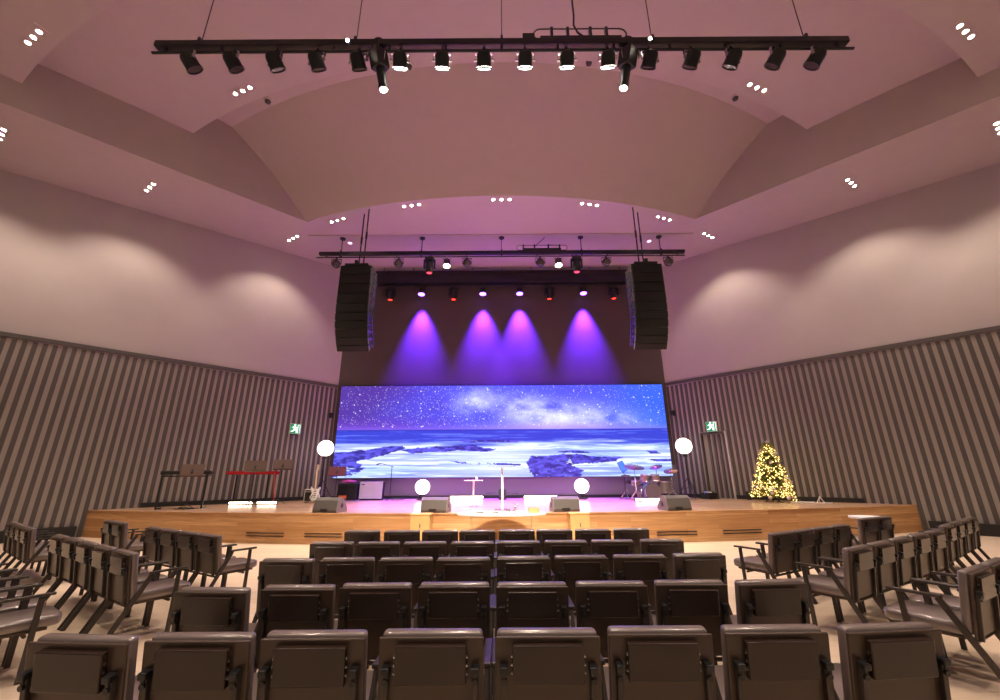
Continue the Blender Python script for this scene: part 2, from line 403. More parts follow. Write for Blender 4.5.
vs=np.stack([GX,np.full_like(GX,-.075),GZ],-1).reshape(-1,3)
idx=np.arange(nx*ny).reshape(ny,nx); fs=np.stack([idx[:-1,:-1],idx[1:,:-1],idx[1:,1:],idx[:-1,1:]],-1).reshape(-1,4)
me=bpy.data.meshes.new('display'); me.from_pydata(vs.tolist(),[],fs.tolist())
ca=me.color_attributes.new('picture','FLOAT_COLOR','POINT'); ca.data.foreach_set('color',np.concatenate([Cc.reshape(-1,3),np.ones((nx*ny,1))],1).astype(np.float32).ravel())
mm=bpy.data.materials.new('led_picture'); N,L=nodes(mm); b=N['Principled BSDF']; at=N.new('ShaderNodeAttribute'); at.attribute_name='picture'
b.inputs['Base Color'].default_value=(.01,.01,.01,1); b.inputs['Roughness'].default_value=.6; b.inputs['Emission Strength'].default_value=1.3
L.new(at.outputs['Color'],b.inputs['Emission Color']); me.materials.append(mm); mm.cycles.emission_sampling='FRONT'
o=bpy.data.objects.new('display',me); COL.objects.link(o); o.parent=led
m=MB(); m.box((0,-.035,(SZ0+SZ1)/2),(2*SX+.03,.07,SZ1-SZ0+.03)); obj('cabinet',m,M_black,led)

# ------------------------------------------------------------------ lights
LIGHT_K=1.0
def spot(parent,loc,d,power,size,col=(1,.81,.66),blend=.6,rad=.06):
    l=bpy.data.lights.new('spot','SPOT'); l.energy=power*LIGHT_K; l.color=col; l.spot_size=R(size); l.spot_blend=blend; l.shadow_soft_size=rad
    o=bpy.data.objects.new('spot_beam',l); COL.objects.link(o); o.location=loc
    o.rotation_euler=Vector(d).to_track_quat('-Z','Y').to_euler(); o.parent=parent; return o
def segZ(x,y):
    r=math.hypot(x,y-CY)
    if r<16.6: return ceilZ(y)
    if r<23.5: return 11.78-(r-20.25)*.107
    return 10.70-(r-23.5)*.0316
TR=[]
def trio(x,y,label,power,size=75,out=0):
    z=segZ(x,y) if abs(x)<12 or y<10 else ceilZ(y)
    if (x,y) in LOWER: z=ceilZ(y)
    rz=math.atan2(x,CY-y)
    if not TR:
        t=thing('downlight',label,'downlight',(x,y,z),rz,'recessed downlights in threes')
        m=MB()
        m.box((0,0,-.004),(.86,.26,.008)); obj('housing',m,M_plaster,t)
        for k in (-1,0,1):
            m=MB(); m.torus((k*.27,0,-.012),.050,.010,n=20,k=6); r=obj('lamp_ring',m,M_rim,t)
            m=MB(); m.cyl((k*.27,0,-.022),(k*.27,0,-.010),.044,n=20); obj('lens',m,M_lamp,r)
        TR.append(t)
    else: t=dup(TR[0],(x,y,z),rz,label); TR.append(t)
    w=Vector((-NR.x*(1 if x>0 else -1),-NR.y,0))*out+Vector((0,0,-1)); w.rotate(Euler((0,0,-rz)))
    spot(t,(0,0,-.06),w,power,size,blend=.75 if not out else .6)
LOWER={(s*x,y) for s in (-1,1) for x,y in ((12.84,8.42),(11.04,10.79),(8.31,14.33),(5.98,12.93),(3.05,11.95))}|{(0.03,11.61)}
PW=1000
for sg,nm in ((-1,'left'),(1,'right')):
    trio(sg*12.84,8.42,'three recessed lights on the low %s ceiling band, nearest the camera'%nm,PW*.42,106,.26)
    trio(sg*11.04,10.79,'three recessed lights midway along the low %s ceiling band beside the wall'%nm,PW*.42,106,.26)
    trio(sg*8.31,14.33,'three recessed lights at the far %s, above the end of the stage light bar'%nm,PW*.38,100,.22)
    trio(sg*5.98,12.93,'three recessed lights above the %s hanging loudspeaker array'%nm,PW*1.7,74)
    trio(sg*3.05,11.95,'three recessed lights on the arc over the stage, between centre and %s array'%nm,PW*1.7,74)
    trio(sg*7.05,8.62,'three bright recessed lights below the %s end of the front lighting bar'%nm,PW*1.5,84)
    trio(sg*10.03,6.42,'three recessed lights in the upper %s corner ceiling panel'%nm,PW*1.1,84)
trio(.03,11.61,'three recessed lights at the middle of the arc over the stage',PW*1.7,74)
trio(.06,7.33,'three bright recessed lights just above the middle of the front lighting bar',PW*1.5,80)
for x,y in ((-5,1.5),(5,1.5),(0,.8),(-11,1.0),(11,1.0)):  # unseen house lights, added out of frame as ambient fill for the hall
    trio(x,y,'three added recessed fill lights in the unseen ceiling above the rear seats at %s'%({-5:'half left',5:'half right',0:'the middle',-11:'far left',11:'far right'}[x]),PW*1.15,95)

# small round accent downlights and ceiling sensors
for x,nm in ((-6.21,'left'),(6.10,'right')):
    t=thing('small_downlight','single small round ceiling light behind the %s loudspeaker array cables'%nm,'downlight',(x,14.8,ceilZ(14.8)),0,'small single ceiling lights')
    m=MB(); m.torus((0,0,-.01),.10,.014,n=20,k=6); obj('lamp_ring',m,M_rim,t)
    m=MB(); m.cyl((0,0,-.02),(0,0,-.005),.09,n=20); obj('lens',m,mat('small_glow',(1,.9,.95),.3,emit=1.6,ecol=(1,.75,.9)),t)
for x,y,nm in ((-7.17,9.81,'at the far left of the ceiling ledge'),(7.27,9.81,'at the far right of the ceiling ledge'),(-2.57,8.72,'left of centre on the ceiling ledge, behind the bar'),(2.51,8.64,'right of centre on the ceiling ledge, behind the bar')):
    t=thing('ceiling_sensor','small round grey detector '+nm,'detector',(x,y,12.75),0,'ceiling detectors')
    m=MB(); m.lathe([(.13,0),(.13,-.03),(.11,-.05)],18); obj('base',m,M_rim,t)
    m=MB(); m.lathe([(.09,-.05),(.08,-.10),(.03,-.13)],18); obj('dome',m,M_grey,t)

# ------------------------------------------------------------------ lighting bars
def bar_thing(name,label,x0,x1,Y,Zt,tops):
    return thing(name,label,'lighting bar',((x0+x1)/2,Y,Zt))
KB=.8615
xa,xb,Yb,Zb=-6.37,6.45,5.60,9.265
t=bar_thing('lighting_bar','long black lighting bar hanging from the ceiling across the top of the hall',xa,xb,Yb,Zb,None); FB=t
cx=(xa+xb)/2; L_=xb-xa
m=MB(); m.box((0,0,0),(L_,.14,.13),bev=.008); obj('beam',m,mat('bar_black',(.02,.018,.02),.28,.2),t)
m=MB(); m.cyl((-L_/2-.05,0,-.163),(L_/2+.09,0,-.163),.026); obj('pipe',m,M_black,t)
for k in range(13): m=MB(); m.box((-L_/2+.2+k*(L_-.4)/12,0,-.105),(.035,.05,.10)); obj('spacer',m,M_black,t)
for x in (-5.56,-2.67,.04,2.84,5.68):
    m=MB(); zt=(11.7 if abs(x)<5 else 11.6)-Zb-.0; zt=segZ(x,Yb)-Zb
    m.cyl((x-cx,0,.06),(x-cx,0,zt),.008,n=6); m.box((x-cx,0,.08),(.04,.15,.10)); m.cyl((x-cx,0,zt-.04),(x-cx,0,zt),.07,n=12); obj('hanger_cable',m,M_black,t)
# cable tray on the front bar
t=thing('cable_tray','black cable tray with round ends on top of the front lighting bar','cable tray',(1.51,Yb,Zb+.067)); t.scale=(KB,)*3
m=MB()
def loop(hw,z0,z1,r,y=0):
    pts=[]; c=(z0+z1)/2; h=(z1-z0)/2
    for i in range(13): a=-PI/2+PI*i/12; pts.append((hw+h*math.cos(a),y,c+h*math.sin(a)))
    for i in range(13): a=PI/2+PI*i/12; pts.append((-hw+h*math.cos(a),y,c+h*math.sin(a)))
    return pts+[pts[0]]
m.tube(loop(.85,.04,.36,.014),.014); obj('rail_loop',m,M_black,t)
for x in (-.62,-.27,.22,.57): mm2=MB(); mm2.box((x,0,.2),(.06,.10,.32)); obj('upright',mm2,M_black,t)
m=MB(); m.box((0,0,.035),(1.75,.14,.07)); obj('tray_base',m,M_black,t)
m=MB(); m.tube([(.1,0,.1),(-.05,.0,.25),(-.12,.02,.5),(-.10,.02,.8),(-.14,.02,(segZ(1.4,Yb)-Zb-.07)/KB)],.022,8); obj('feed_cable',m,M_cableg,t)
tag(obj('junction_box',MB().box((0,0,.07),(.26,.16,.14),bev=.01),M_black),'small black junction box on the front lighting bar beside the cable tray','junction box'); bpy.data.objects['junction_box'].location=(.54,Yb,Zb+.066); bpy.data.objects['junction_box'].scale=(KB,)*3

# par cans on the front bar
def par_can(loc,rz,tilt,lit,label):
    """origin at the pipe; the can points along -Z tilted toward +Y, turned by rz"""
    t=thing('spotlight',label,'spotlight',loc,rz,'spotlights on the front lighting bar')
    m=MB(); m.box((0,0,-.02),(.06,.08,.12),bev=.008); m.cyl((0,0,-.07),(0,0,-.16),.018); obj('clamp',m,M_black,t)
    m=MB(); m.bar((-.19,0,-.13),(.19,0,-.13),.05,.012,side=(0,1,0))
    for s in (-1,1): m.bar((s*.19,0,-.125),(s*.19,0,-.33),.012,.05)
    m.cyl((-.21,0,-.30),(.21,0,-.30),.02); obj('yoke',m,M_steel,t)
    M=MAT((0,0,-.30),rx=tilt)@Matrix.Scale(.86,4)
    m=MB(); m.lathe([(.06,.20),(.15,.17),(.175,.10),(.175,-.15),(.19,-.16),(.19,-.19),(.165,-.19),(.16,-.14)],24,M); can=obj('can',m,M_black,t,smooth=40)
    m=MB(); m.lathe([(.001,-.155),(.158,-.15)],24,M) if False else m.cyl(M@Vector((0,0,-.172)),M@Vector((0,0,-.15)),.16,n=24)
    obj('lens',m,M_spotlens if lit else M_lensdark,can)
    m=MB(); m.box((0,.12,.17),(.16,.1,.12),M,bev=.01); obj('driver_box',m,M_blackm,can)
    return t
ords=['leftmost','second from left','third from left','fourth from left','fifth from left','sixth from left','seventh from left','eighth from left','ninth from left','tenth from left','eleventh from left','twelfth from left','thirteenth from left','fourteenth from left']
pcs=[(-6.67,0,-.25),(-5.76,0,-.15),(-4.85,0,.0),(-3.95,0,.15),(-3.06,0,.25),(-2.15,1,.1),(-1.24,1,.05),(-.34,1,0),(.55,1,0),(1.45,1,-.05),(2.34,1,-.1),(3.24,0,-.25),(4.15,0,-.15),(5.03,0,0),(5.96,0,.15),(6.82,0,.25)]
seq=ords+['fifteenth from left','rightmost']
for (x,lit,rz),nm in zip(pcs,seq):
    t=par_can((x*.985*KB,Yb,Zb-.146),(rz if lit else .09*x+rz*.4),R(42),lit,'%s black spotlight, %s of the sixteen cans on the front bar'%('lit' if lit else 'unlit',nm))
    t.scale=(KB,)*3
    if lit: spot(t,(0,.18,-.55),(0,.85,-1),1900,46,(1,.84,.68),.7,.1)
# profile spots and tiny accents
for x,nm,ld in ((-2.67,'left',.10),(2.83,'right',-.10)):
    t=thing('profile_spotlight','long lit profile spotlight pointing down from the %s half of the front bar'%nm,'spotlight',(x*.985*KB,Yb,Zb-.086),0,'profile spotlights'); t.scale=(KB,)*3
    m=MB(); m.torus((0,0,.22),.09,.015,Euler((PI/2,0,0)).to_matrix().to_4x4(),n=18,k=6); m.box((0,0,.05),(.1,.2,.2)); obj('clamp',m,M_black,t)
    M=aim((ld,.12,-.6)); m=MB(); m.box((0,0,.28),(.30,.30,.42),M,bev=.03); b_=obj('body',m,M_black,t)
    m=MB(); m.cyl(M@Vector((0,0,.48)),M@Vector((0,0,.93)),.10,.09,18); m.cyl(M@Vector((0,0,.90)),M@Vector((0,0,.97)),.105,.105,18); br=obj('barrel',m,M_black,t)
    m=MB(); m.cyl(M@Vector((0,0,.968)),M@Vector((0,0,.98)),.075,n=18); obj('lens',m,M_lamp,br)
    m=MB()
    for s in (-1,1): m.bar((s*.18,0,0),(s*.18,0,-.35),.015,.05)
    obj('yoke',m,M_steel,t)
    spot(t,tuple(M@Vector((0,0,1.06))),M@Vector((0,0,1)),900,34,(1,.86,.72),.6,.08)
for x,nm in ((-3.25,'left'),(3.22,'right')):
    t=thing('pin_spot','tiny bright pin light clipped to the front bar beside the %s profile spotlight'%nm,'spotlight',(x*.985*KB,Yb-.09,Zb-.05),0,'pin lights'); t.scale=(KB,)*3
    m=MB(); m.cyl((0,.02,0),(0,-.08,-.06),.05,.05,12); obj('barrel',m,M_black,t)
    m=MB(); m.cyl((0,-.08,-.06),(0,-.088,-.066),.03,n=12); obj('lens',m,M_lamp,t)

# second bar over the stage front
xa,xb,Yb2,Zb2=-7.2,7.28,14.4,10.06
t=thing('lighting_bar','long thin black lighting bar hanging over the stage between the loudspeaker arrays','lighting bar',((xa+xb)/2,Yb2,Zb2)); cx=(xa+xb)/2; L_=xb-xa
m=MB(); m.box((0,0,0),(L_,.14,.13),bev=.006); obj('beam',m,M_black,t)
m=MB(); m.cyl((-L_/2-.1,0,-.16),(L_/2,0,-.16),.025); obj('pipe',m,M_black,t)
for k in range(11): m=MB(); m.box((-L_/2+.3+k*(L_-.6)/10,0,-.1),(.03,.05,.1)); obj('spacer',m,M_black,t)
for x in (-6.35,-3.15,.03,3.2,6.35):
    m=MB(); m.cyl((x-cx,0,.06),(x-cx,0,ceilZ(Yb2)-Zb2),.014,n=6); m.cyl((x-cx,0,ceilZ(Yb2)-Zb2-.05),(x-cx,0,ceilZ(Yb2)-Zb2),.11,n=12); m.box((x-cx,0,-.02),(.05,.16,.26)); obj('hanger_rod',m,M_black,t)
t=thing('cable_tray','small black cable tray on top of the bar over the stage','cable tray',(1.64,Yb2,Zb2+.065))
m=MB(); m.tube(loop(.9,.05,.26,.012),.012); obj('rail_loop',m,M_black,t)
for x in (-.75,-.3,.25,.7): mm2=MB(); mm2.box((x,0,.14),(.05,.09,.28)); obj('upright',mm2,M_black,t)
m=MB(); m.box((0,0,.05),(1.5,.14,.10)); obj('tray_base',m,M_black,t)
m=MB(); m.tube([(-.3,0,.2),(-.1,0,.4),(.12,0,ceilZ(Yb2)-Zb2-.08)],.015,6); obj('feed_cable',m,M_cableg,t)
for x,nm in zip((-6.49,-4.03,-1.34,1.55,4.15,6.60),('leftmost','second from left','third from left','third from right','second from right','rightmost')):
    t=thing('ball_lamp','small round unlit ball lamp, %s under the bar over the stage'%nm,'lamp',(x,Yb2,Zb2-.185),0,'ball lamps on the stage bar')
    m=MB(); m.box((0,0,-.01),(.05,.07,.09)); m.bar((-.19,0,-.06),(.19,0,-.06),.04,.012,side=(0,1,0))
    for s in (-1,1): m.bar((s*.19,0,-.06),(s*.19,0,-.28),.012,.04)
    obj('yoke',m,M_black,t)
    m=MB(); m.sph((0,0,-.27),.17,18,12); bl=obj('ball',m,M_lensdark,t,smooth=60)
    m=MB(); m.torus((0,0,-.27),.172,.012,Euler((R(60),0,0)).to_matrix().to_4x4(),n=20,k=6); obj('ring',m,M_steel,bl)
def moving_head(loc,label,grp,red=True,s=1.0):
    t=thing('moving_head_light',label,'stage light',loc,0,grp)
    m=MB(); m.box((0,0,-.09*s),(.34*s,.30*s,.14*s),bev=.02); m.box((0,0,0),(.06,.08,.1)); obj('base',m,M_black,t)
    m=MB()
    for q in (-1,1): m.box((q*.20*s,0,-.30*s),(.06*s,.16*s,.36*s),bev=.012)
    m.box((0,0,-.17*s),(.44*s,.18*s,.06*s),bev=.01); obj('yoke_arm',m,M_black,t)
    M=MAT((0,0,-.40*s),rx=R(8))
    m=MB(); m.lathe([(.08*s,.20*s),(.14*s,.14*s),(.15*s,-.12*s),(.13*s,-.26*s),(.11*s,-.26*s)],18,M); h=obj('head',m,M_black,t,smooth=40)
    m=MB(); m.cyl(M@Vector((0,0,-.275*s)),M@Vector((0,0,-.25*s)),.09*s,n=16); obj('lens',m,M_red if red else M_lensdark,h)
    return t
for x,nm in ((-2.81,'left'),(2.97,'right')):
    t=moving_head((x,Yb2,Zb2-.185),'black moving head light with red lens, %s one under the stage bar'%nm,'moving heads on the stage bar')
    spot(t,(0,.1,-.8),(-x*.25,-.2,-9.0),17500,52,(.46,.05,1),.8,.12)
for x,nm in ((-2.13,'left'),(2.26,'right')):
    t=thing('stage_spotlight','small white lit spotlight, %s of the pair under the stage bar'%nm,'spotlight',(x,Yb2,Zb2-.185),0,'white spots on the stage bar')
    m=MB(); m.box((0,0,-.02),(.05,.07,.1)); m.bar((-.16,0,-.07),(.16,0,-.07),.04,.012,side=(0,1,0))
    for s in (-1,1): m.bar((s*.16,0,-.07),(s*.16,0,-.22),.012,.04)
    obj('yoke',m,M_steel,t)
    M=MAT((0,0,-.24),rx=R(-12)); m=MB(); m.lathe([(.06,.13),(.13,.10),(.14,-.16),(.125,-.16)],18,M); c_=obj('can',m,M_lensdark,t,smooth=40)
    m=MB(); m.cyl(M@Vector((0,0,-.17)),M@Vector((0,0,-.14)),.13,n=18); obj('lens',m,M_spotlens,c_)
    spot(t,(0,-.06,-.5),(0,-.1,-1),280,50,(1,.8,.7),.7,.1)
# header bar against the top of the back wall
t=thing('header_bar','black header bar along the top of the dark wall behind the stage','lighting bar',(0.04,17.5,10.44))
m=MB(); m.box((0,0,0),(12.2,.35,.40),bev=.01); obj('beam',m,M_black,t)
m=MB(); m.cyl((-5.9,0,-.29),(5.9,0,-.29),.025); obj('pipe',m,M_black,t)
for k in range(9): m=MB(); m.box((-5.6+k*1.4,0,.19),(.02,.02,.96)); obj('hanger_rod',m,M_black,t)
for x,nm in zip((-5.02,-2.15,2.18,5.10),('leftmost','second from left','second from right','rightmost')):
    moving_head((x*1.03,17.5,10.13),'black moving head light with a red dot, %s under the header bar'%nm,'moving heads on the header bar')
for x,nm in zip((-3.61,-.83,.84,3.73),('leftmost','second from left','second from right','rightmost')):
    t=thing('wash_light','purple lit wash light, %s of four throwing arcs on the dark wall'%nm,'stage light',(x*1.03,17.5,10.13),0,'purple wash lights')
    m=MB(); m.box((0,0,-.02),(.05,.07,.1)); m.bar((-.20,0,-.07),(.20,0,-.07),.04,.012,side=(0,1,0))
    for s in (-1,1): m.bar((s*.20,0,-.07),(s*.20,0,-.28),.012,.04)
    obj('yoke',m,M_black,t)
    M=MAT((0,0,-.27),rx=R(-6)); m=MB(); m.lathe([(.08,.12),(.16,.10),(.175,-.14),(.16,-.14)],18,M); c_=obj('can',m,M_black,t,smooth=40)
    m=MB(); m.cyl(M@Vector((0,0,-.16)),M@Vector((0,0,-.12)),.15,n=18); obj('lens',m,M_purple,c_)
    spot(t,(0,.0,-.47),(0,.14,-1),19000,53,(.12,.02,1),1.0,.10)

# ------------------------------------------------------------------ loudspeaker arrays
def line_array(x,nm,sd):
    Yc=12.2; t=thing('line_array','tall black hanging loudspeaker array on the %s of the stage'%nm,'loudspeaker',(x,Yc,8.16),0,'hanging loudspeaker arrays')
    m=MB(); m.box((0,.1,.05),(.75,.8,.06)); m.box((0,.1,.12),(.1,.9,.10)); m.tube([(-.3,-.2,.05),(0,.1,.26),(.3,-.2,.05)],.02); obj('fly_frame',m,M_black,t)
    for yy,xx in ((-.12,-.12*sd),(.22,.16*sd)):
        m=MB(); zt=ceilZ(Yc+yy)-8.16; m.cyl((xx,yy+.1,.1),(xx,yy+.1,zt),.022,n=8); m.cyl((xx,yy+.1,zt*.5),(xx,yy+.1,zt*.5+.25),.035,n=8); obj('chain',m,M_black,t)
    y,z,a=0,0,0; W=1.0
    specs=[(.33,0)]*4+[(.27,3.5),(.24,5),(.225,6.0),(.225,7.0),(.215,7.0),(.21,7.0)]
    for i,(h,da) in enumerate(specs):
        a+=R(da); M=MAT((0,y,z),rx=-a) if False else MAT((0,y,z),rx=a)
        hh=h-.006; dp=.62 if i<4 else .54
        # wedge cabinet: front face (toward the seats) taller than the back
        fe=.3*math.tan(R(specs[i+1][1])) if i<len(specs)-1 else 0
        prof=[(-.30,0),(-.30,-hh-fe),(-.30+dp,-hh*.93),(-.30+dp,-hh*.07)]
        m=MB(); P=Matrix(((0,0,1,0),(1,0,0,0),(0,1,0,0),(0,0,0,1)))
        m.prism(prof,-W/2,W/2,M@P,bev=.008); c_=obj('speaker_cabinet',m,M_blackm,t)
        m=MB(); m.box((0,-.306,-hh/2-fe/2),(W-.06,.012,hh+fe-.03),M); obj('grille',m,M_grille,c_)
        for s in (-1,1):
            m=MB(); m.box((s*(W/2+.012),-.24,-hh/2),(.03,.05,hh*.9),M); obj('rigging_bracket',m,M_steel,c_)
            m=MB(); m.box((s*(W/2+.012),-.30+dp-.06,-hh/2),(.03,.06,hh*.9),M); obj('rigging_bracket',m,M_steel,c_)
            m=MB(); m.box((s*(W/2+.005),-.02,-hh*.5),(.014,.2,.09),M); obj('side_handle',m,M_steel,c_)
        z-=h*math.cos(a); y+=h*math.sin(a)
for x,nm,sd in ((-4.70,'left',-1),(4.72,'right',1)): line_array(x,nm,sd)

# ------------------------------------------------------------------ chairs
def make_chair():
    t=thing('hall_chair','chair','chair')
    M=MAT((0,-.22,.412),rx=R(9))
    m=MB(); m.box((0,.004,.215),(.50,.062,.46),M,bev=.022,seg=3); obj('backrest',m,M_cush,t,smooth=50)
    m=MB(); m.box((0,-.041,.20),(.515,.018,.470),M,bev=.007); obj('back_shell',m,M_shell,t)
    m=MB(); m.box((0,-.066,.325),(.345,.034,.172),M,bev=.005); pk=obj('book_pocket',m,M_pocket,t)
    for s in (-1,1):
        for dz in (.285,.322,.359): m=MB(); m.cyl(M@Vector((s*.168,-.066,dz)),M@Vector((s*.180,-.066,dz)),.007,n=8); obj('screw',m,M_steel,pk)
    m=MB(); m.prism([(-.24,-.20),(-.24,.26),(-.215,.30),(-.17,.32),(.17,.32),(.215,.30),(.24,.26),(.24,-.20)],.375,.465,bev=.028); obj('seat',m,M_cush,t,smooth=50)
    m=MB(); m.box((0,.02,.365),(.46,.42,.02)); m.tube([(-.25,.10,.34),(.25,.10,.34)],.014,8); m.tube([(-.25,-.23,.34),(.25,-.23,.34)],.014,8); obj('seat_frame',m,M_shell,t)
    for s in (-1,1):
        x=s*.262
        m=MB(); m.bar((x,.14,.0),(x,.14,.625),.022,.042,bev=.004); obj('front_leg',m,M_frame,t)
        m=MB(); m.bar((x,-.10,.63),(x,-.42,.0),.022,.046,bev=.004); obj('rear_leg',m,M_frame,t)
        m=MB(); m.box((x,.045,.640),(.045,.35,.022),bev=.006); obj('armrest',m,M_frame,t)
        m=MB(); m.box((s*.215,-.062,.13),(.028,.030,.34),M,bev=.004); po=obj('back_post',m,M_frame,t)
        m=MB(); m.box((s*.215,-.074,.305),(.040,.045,.032),M,bev=.006); m.cyl(M@Vector((s*.215,-.070,.258)),M@Vector((s*.215,-.090,.258)),.014,n=10); m.box((s*.215,-.075,.28),(.016,.02,.06),M); obj('bracket',m,M_black,po)
    return t
chair0=make_chair(); used=[]
def chair(x,y,rz,label,group):
    rz+=R(random.uniform(-.6,.6))
    if not used: o=chair0; o.location=(x,y,0); o.rotation_euler=(0,0,rz); o['label']=label; o['group']=group
    else: o=dup(chair0,(x,y,0),rz,label,group)
    used.append(o); return o
nth=['first','second','third','fourth','fifth','sixth','seventh','eighth']
rows=[([(-2.02,2.29),(-1.48,2.31),(-.93,2.33),(-.35,2.34),(.22,2.34),(.78,2.36),(1.36,2.37),(1.93,2.38)],'nearest row to the camera'),
 ([(-2.00,3.19),(-1.45,3.25),(-.91,3.29),(-.35,3.30),(.21,3.29),(.78,3.30),(1.36,3.32),(1.92,3.32)],'second row from the camera'),
 ([(-2.02,4.26),(-1.48,4.29),(-.92,4.28),(-.37,4.27),(.20,4.31),(.75,4.33),(1.32,4.35),(1.90,4.41)],'third row from the camera'),
 ([(-2.02,5.30),(-1.47,5.28),(-.92,5.27),(-.36,5.26),(.19,5.29),(.75,5.30),(1.31,5.32),(1.90,5.35)],'second row from the stage'),
 ([(-2.01,6.38),(-1.44,6.35),(-.89,6.33),(-.36,6.33),(.20,6.36),(.74,6.36),(1.29,6.36),(1.85,6.42)],'row closest to the stage')]
for r,(pts,rn) in enumerate(rows):
    for k,(x,y) in enumerate(pts):
        rz=R(-5 if k==7 else (5 if k==0 else 0))*(-1)*(-1)
        if k==0: rz=R(-4)
        if k==7: rz=R(4) if r!=0 else R(5)
        if r>2: rz*=.4
        chair(x,y+.33,rz,'brown hall chair, %s from left in the centre block\'s %s'%(nth[k],rn),'chairs of the centre block')
def block(corner,ang,n,pitch,side,label,group,arm=False,start=0):
    """side=-1 left block (row runs left-back), corner = aisle-side rear top corner"""
    d=Vector((math.cos(R(ang)),math.sin(R(ang)),0)); right=d if side>0 else -d; f=Vector((-right.y,right.x,0))
    rz=math.atan2(right.y,right.x)
    for k in range(n):
        p=Vector((*corner,0))+d*pitch*k
        root=(p-right*.24*1-f*.20) if arm else (p+d*.25+f*(.33 if side<0 else .275))
        chair(root.x,root.y,rz,label%nth[k+start],group)
block((-3.80,5.92),148.9,4,.568,-1,"brown hall chair, %s from the aisle in the left block's front row",'chairs of the left block')
block((-6.58,7.66),146.4,2,.52,-1,"brown hall chair, %s in the outer left pair nearest the stage",'chairs of the left block')
block((-3.83,4.63),147.3,5,.60,-1,"brown hall chair, %s from the aisle in the left block's middle row",'chairs of the left block')
block((-7.31,6.85),145.0,4,.52,-1,"brown hall chair, %s in the outer left group of four by the wall",'chairs of the left block')
block((-3.92,4.02),146.0,4,.60,-1,"brown hall chair, %s from the aisle in the left row cut by the frame edge",'chairs of the left block',arm=True)
block((3.48,5.83),29.8,4,.54,1,"brown hall chair, %s from the aisle in the right block's front row",'chairs of the right block')
block((6.15,7.64),26.0,2,.50,1,"brown hall chair, %s of the pair before the round white side table",'chairs of the right block')
block((3.54,4.67),31.1,5,.60,1,"brown hall chair, %s from the aisle in the right block's middle row",'chairs of the right block')
block((6.46,6.55),34.9,4,.60,1,"brown hall chair, %s in the outer right group of four by the wall",'chairs of the right block')
block((3.62,3.62),30.2,2,.57,1,"brown hall chair, %s from the aisle in the right row cut by the frame edge",'chairs of the right block')

# ------------------------------------------------------------------ tables in front of the stage
t=thing('communion_table','oval white topped table on clear legs in front of the stage','table',(-.02,10.16,0))
poly=[(1.03*math.cos(2*PI*k/48),.52*math.sin(2*PI*k/48)) for k in range(48)]
m=MB(); m.prism(poly,.735,.775,bev=.006); obj('tabletop',m,M_white,t)
for s in (-1,1): m=MB(); m.box((s*.70,0,.368),(.03,.55,.734)); obj('leg',m,M_acryl,t)
m=MB(); m.prism([(x*.72,y*.72) for x,y in poly],.70,.734); obj('under_frame',m,M_box,t)
t=thing('wooden_box','small open wooden box on the right of the oval white table','box',(.72,10.14,.775))
m=MB(); m.box((0,0,.006),(.24,.16,.012))
for s in (-1,1): m.box((s*.114,0,.06),(.012,.16,.10)); m.box((0,s*.074,.06),(.24,.012,.10))
obj('body',m,M_box,t)
m=MB(); m.box((0,0,.05),(.20,.13,.07)); obj('contents',m,M_brownms,t)
t=thing('glass_goblet','small clear goblet near the middle of the oval white table','goblet',(.30,10.12,.775))
m=MB(); m.lathe([(.045,0),(.04,.008),(.008,.02),(.008,.09),(.045,.12),(.05,.19),(.045,.19),(.04,.125),(.001,.11)],16); obj('bowl',m,M_acryl,t,smooth=50)
t=thing('dried_sprig','small dark dried sprig lying on the oval white table','sprig',(.18,10.06,.776))
m=MB()
for k in range(9): a=random.uniform(0,2*PI); m.tube([(0,0,.01),(.07*math.cos(a),.05*math.sin(a),.05),(.13*math.cos(a),.09*math.sin(a),random.uniform(.02,.11))],.005,5)
obj('twigs',m,M_brownms,t)
for x,y,r,nm in ((-.52,10.14,.13,'left'),(-.16,10.2,.10,'middle')):
    t=thing('shallow_dish','shallow pale dish, the %s of two on the oval white table'%nm,'dish',(x,y,.775),0,'dishes on the oval table')
    m=MB(); m.lathe([(r*.5,0),(r,.03),(r*.96,.03),(r*.5,.008)],20); obj('dish',m,M_rim,t,smooth=40)
t=thing('side_table','small round white side table behind the outer right chairs','table',(7.44,8.98,0))
m=MB(); m.lathe([(.31,.725),(.32,.735),(.32,.75),(.31,.76)],32); obj('tabletop',m,M_white,t)
m=MB(); m.cyl((0,0,.02),(0,0,.72),.03); obj('stem',m,M_acryl,t)
m=MB(); m.lathe([(.22,0),(.22,.012),(.03,.03)],24); obj('base',m,M_acryl,t)

# ------------------------------------------------------------------ things on the stage
def floor_monitor(x,y,rz,label):
    t=thing('floor_monitor',label,'stage monitor',(x,y,DK+.001),rz,'wedge monitors')
    # cross-section in (y,z): flat back toward the hall, sloping grille toward the stage
    prof=[(-.24,.0),(-.26,.06),(-.20,.30),(-.12,.36),(.02,.36),(.25,.07),(.23,0)]
    P=Matrix(((0,0,1,0),(1,0,0,0),(0,1,0,0),(0,0,0,1)))
    m=MB(); m.prism(prof,-.33,.33,P,bev=.01); o=obj('cabinet',m,M_grey,t)
    for s in (-1,1):
        m=MB(); m.prism(prof,s*.331-.004,s*.331+.012,P); e=obj('end_panel',m,M_greyl,t)
        m=MB(); m.cyl((s*.342,-.02,.16),(s*.35,-.02,.16),.06,n=18); obj('handle_recess',m,M_black,e)
    m=MB(); m.box((-.02,-.255,.06),(.20,.012,.07),MAT(rx=0)); obj('connector_plate',m,M_black,t)
    m=MB(); m.bar((0,.045,.352),(0,.245,.10),.60,.01); obj('grille',m,M_grille,t)
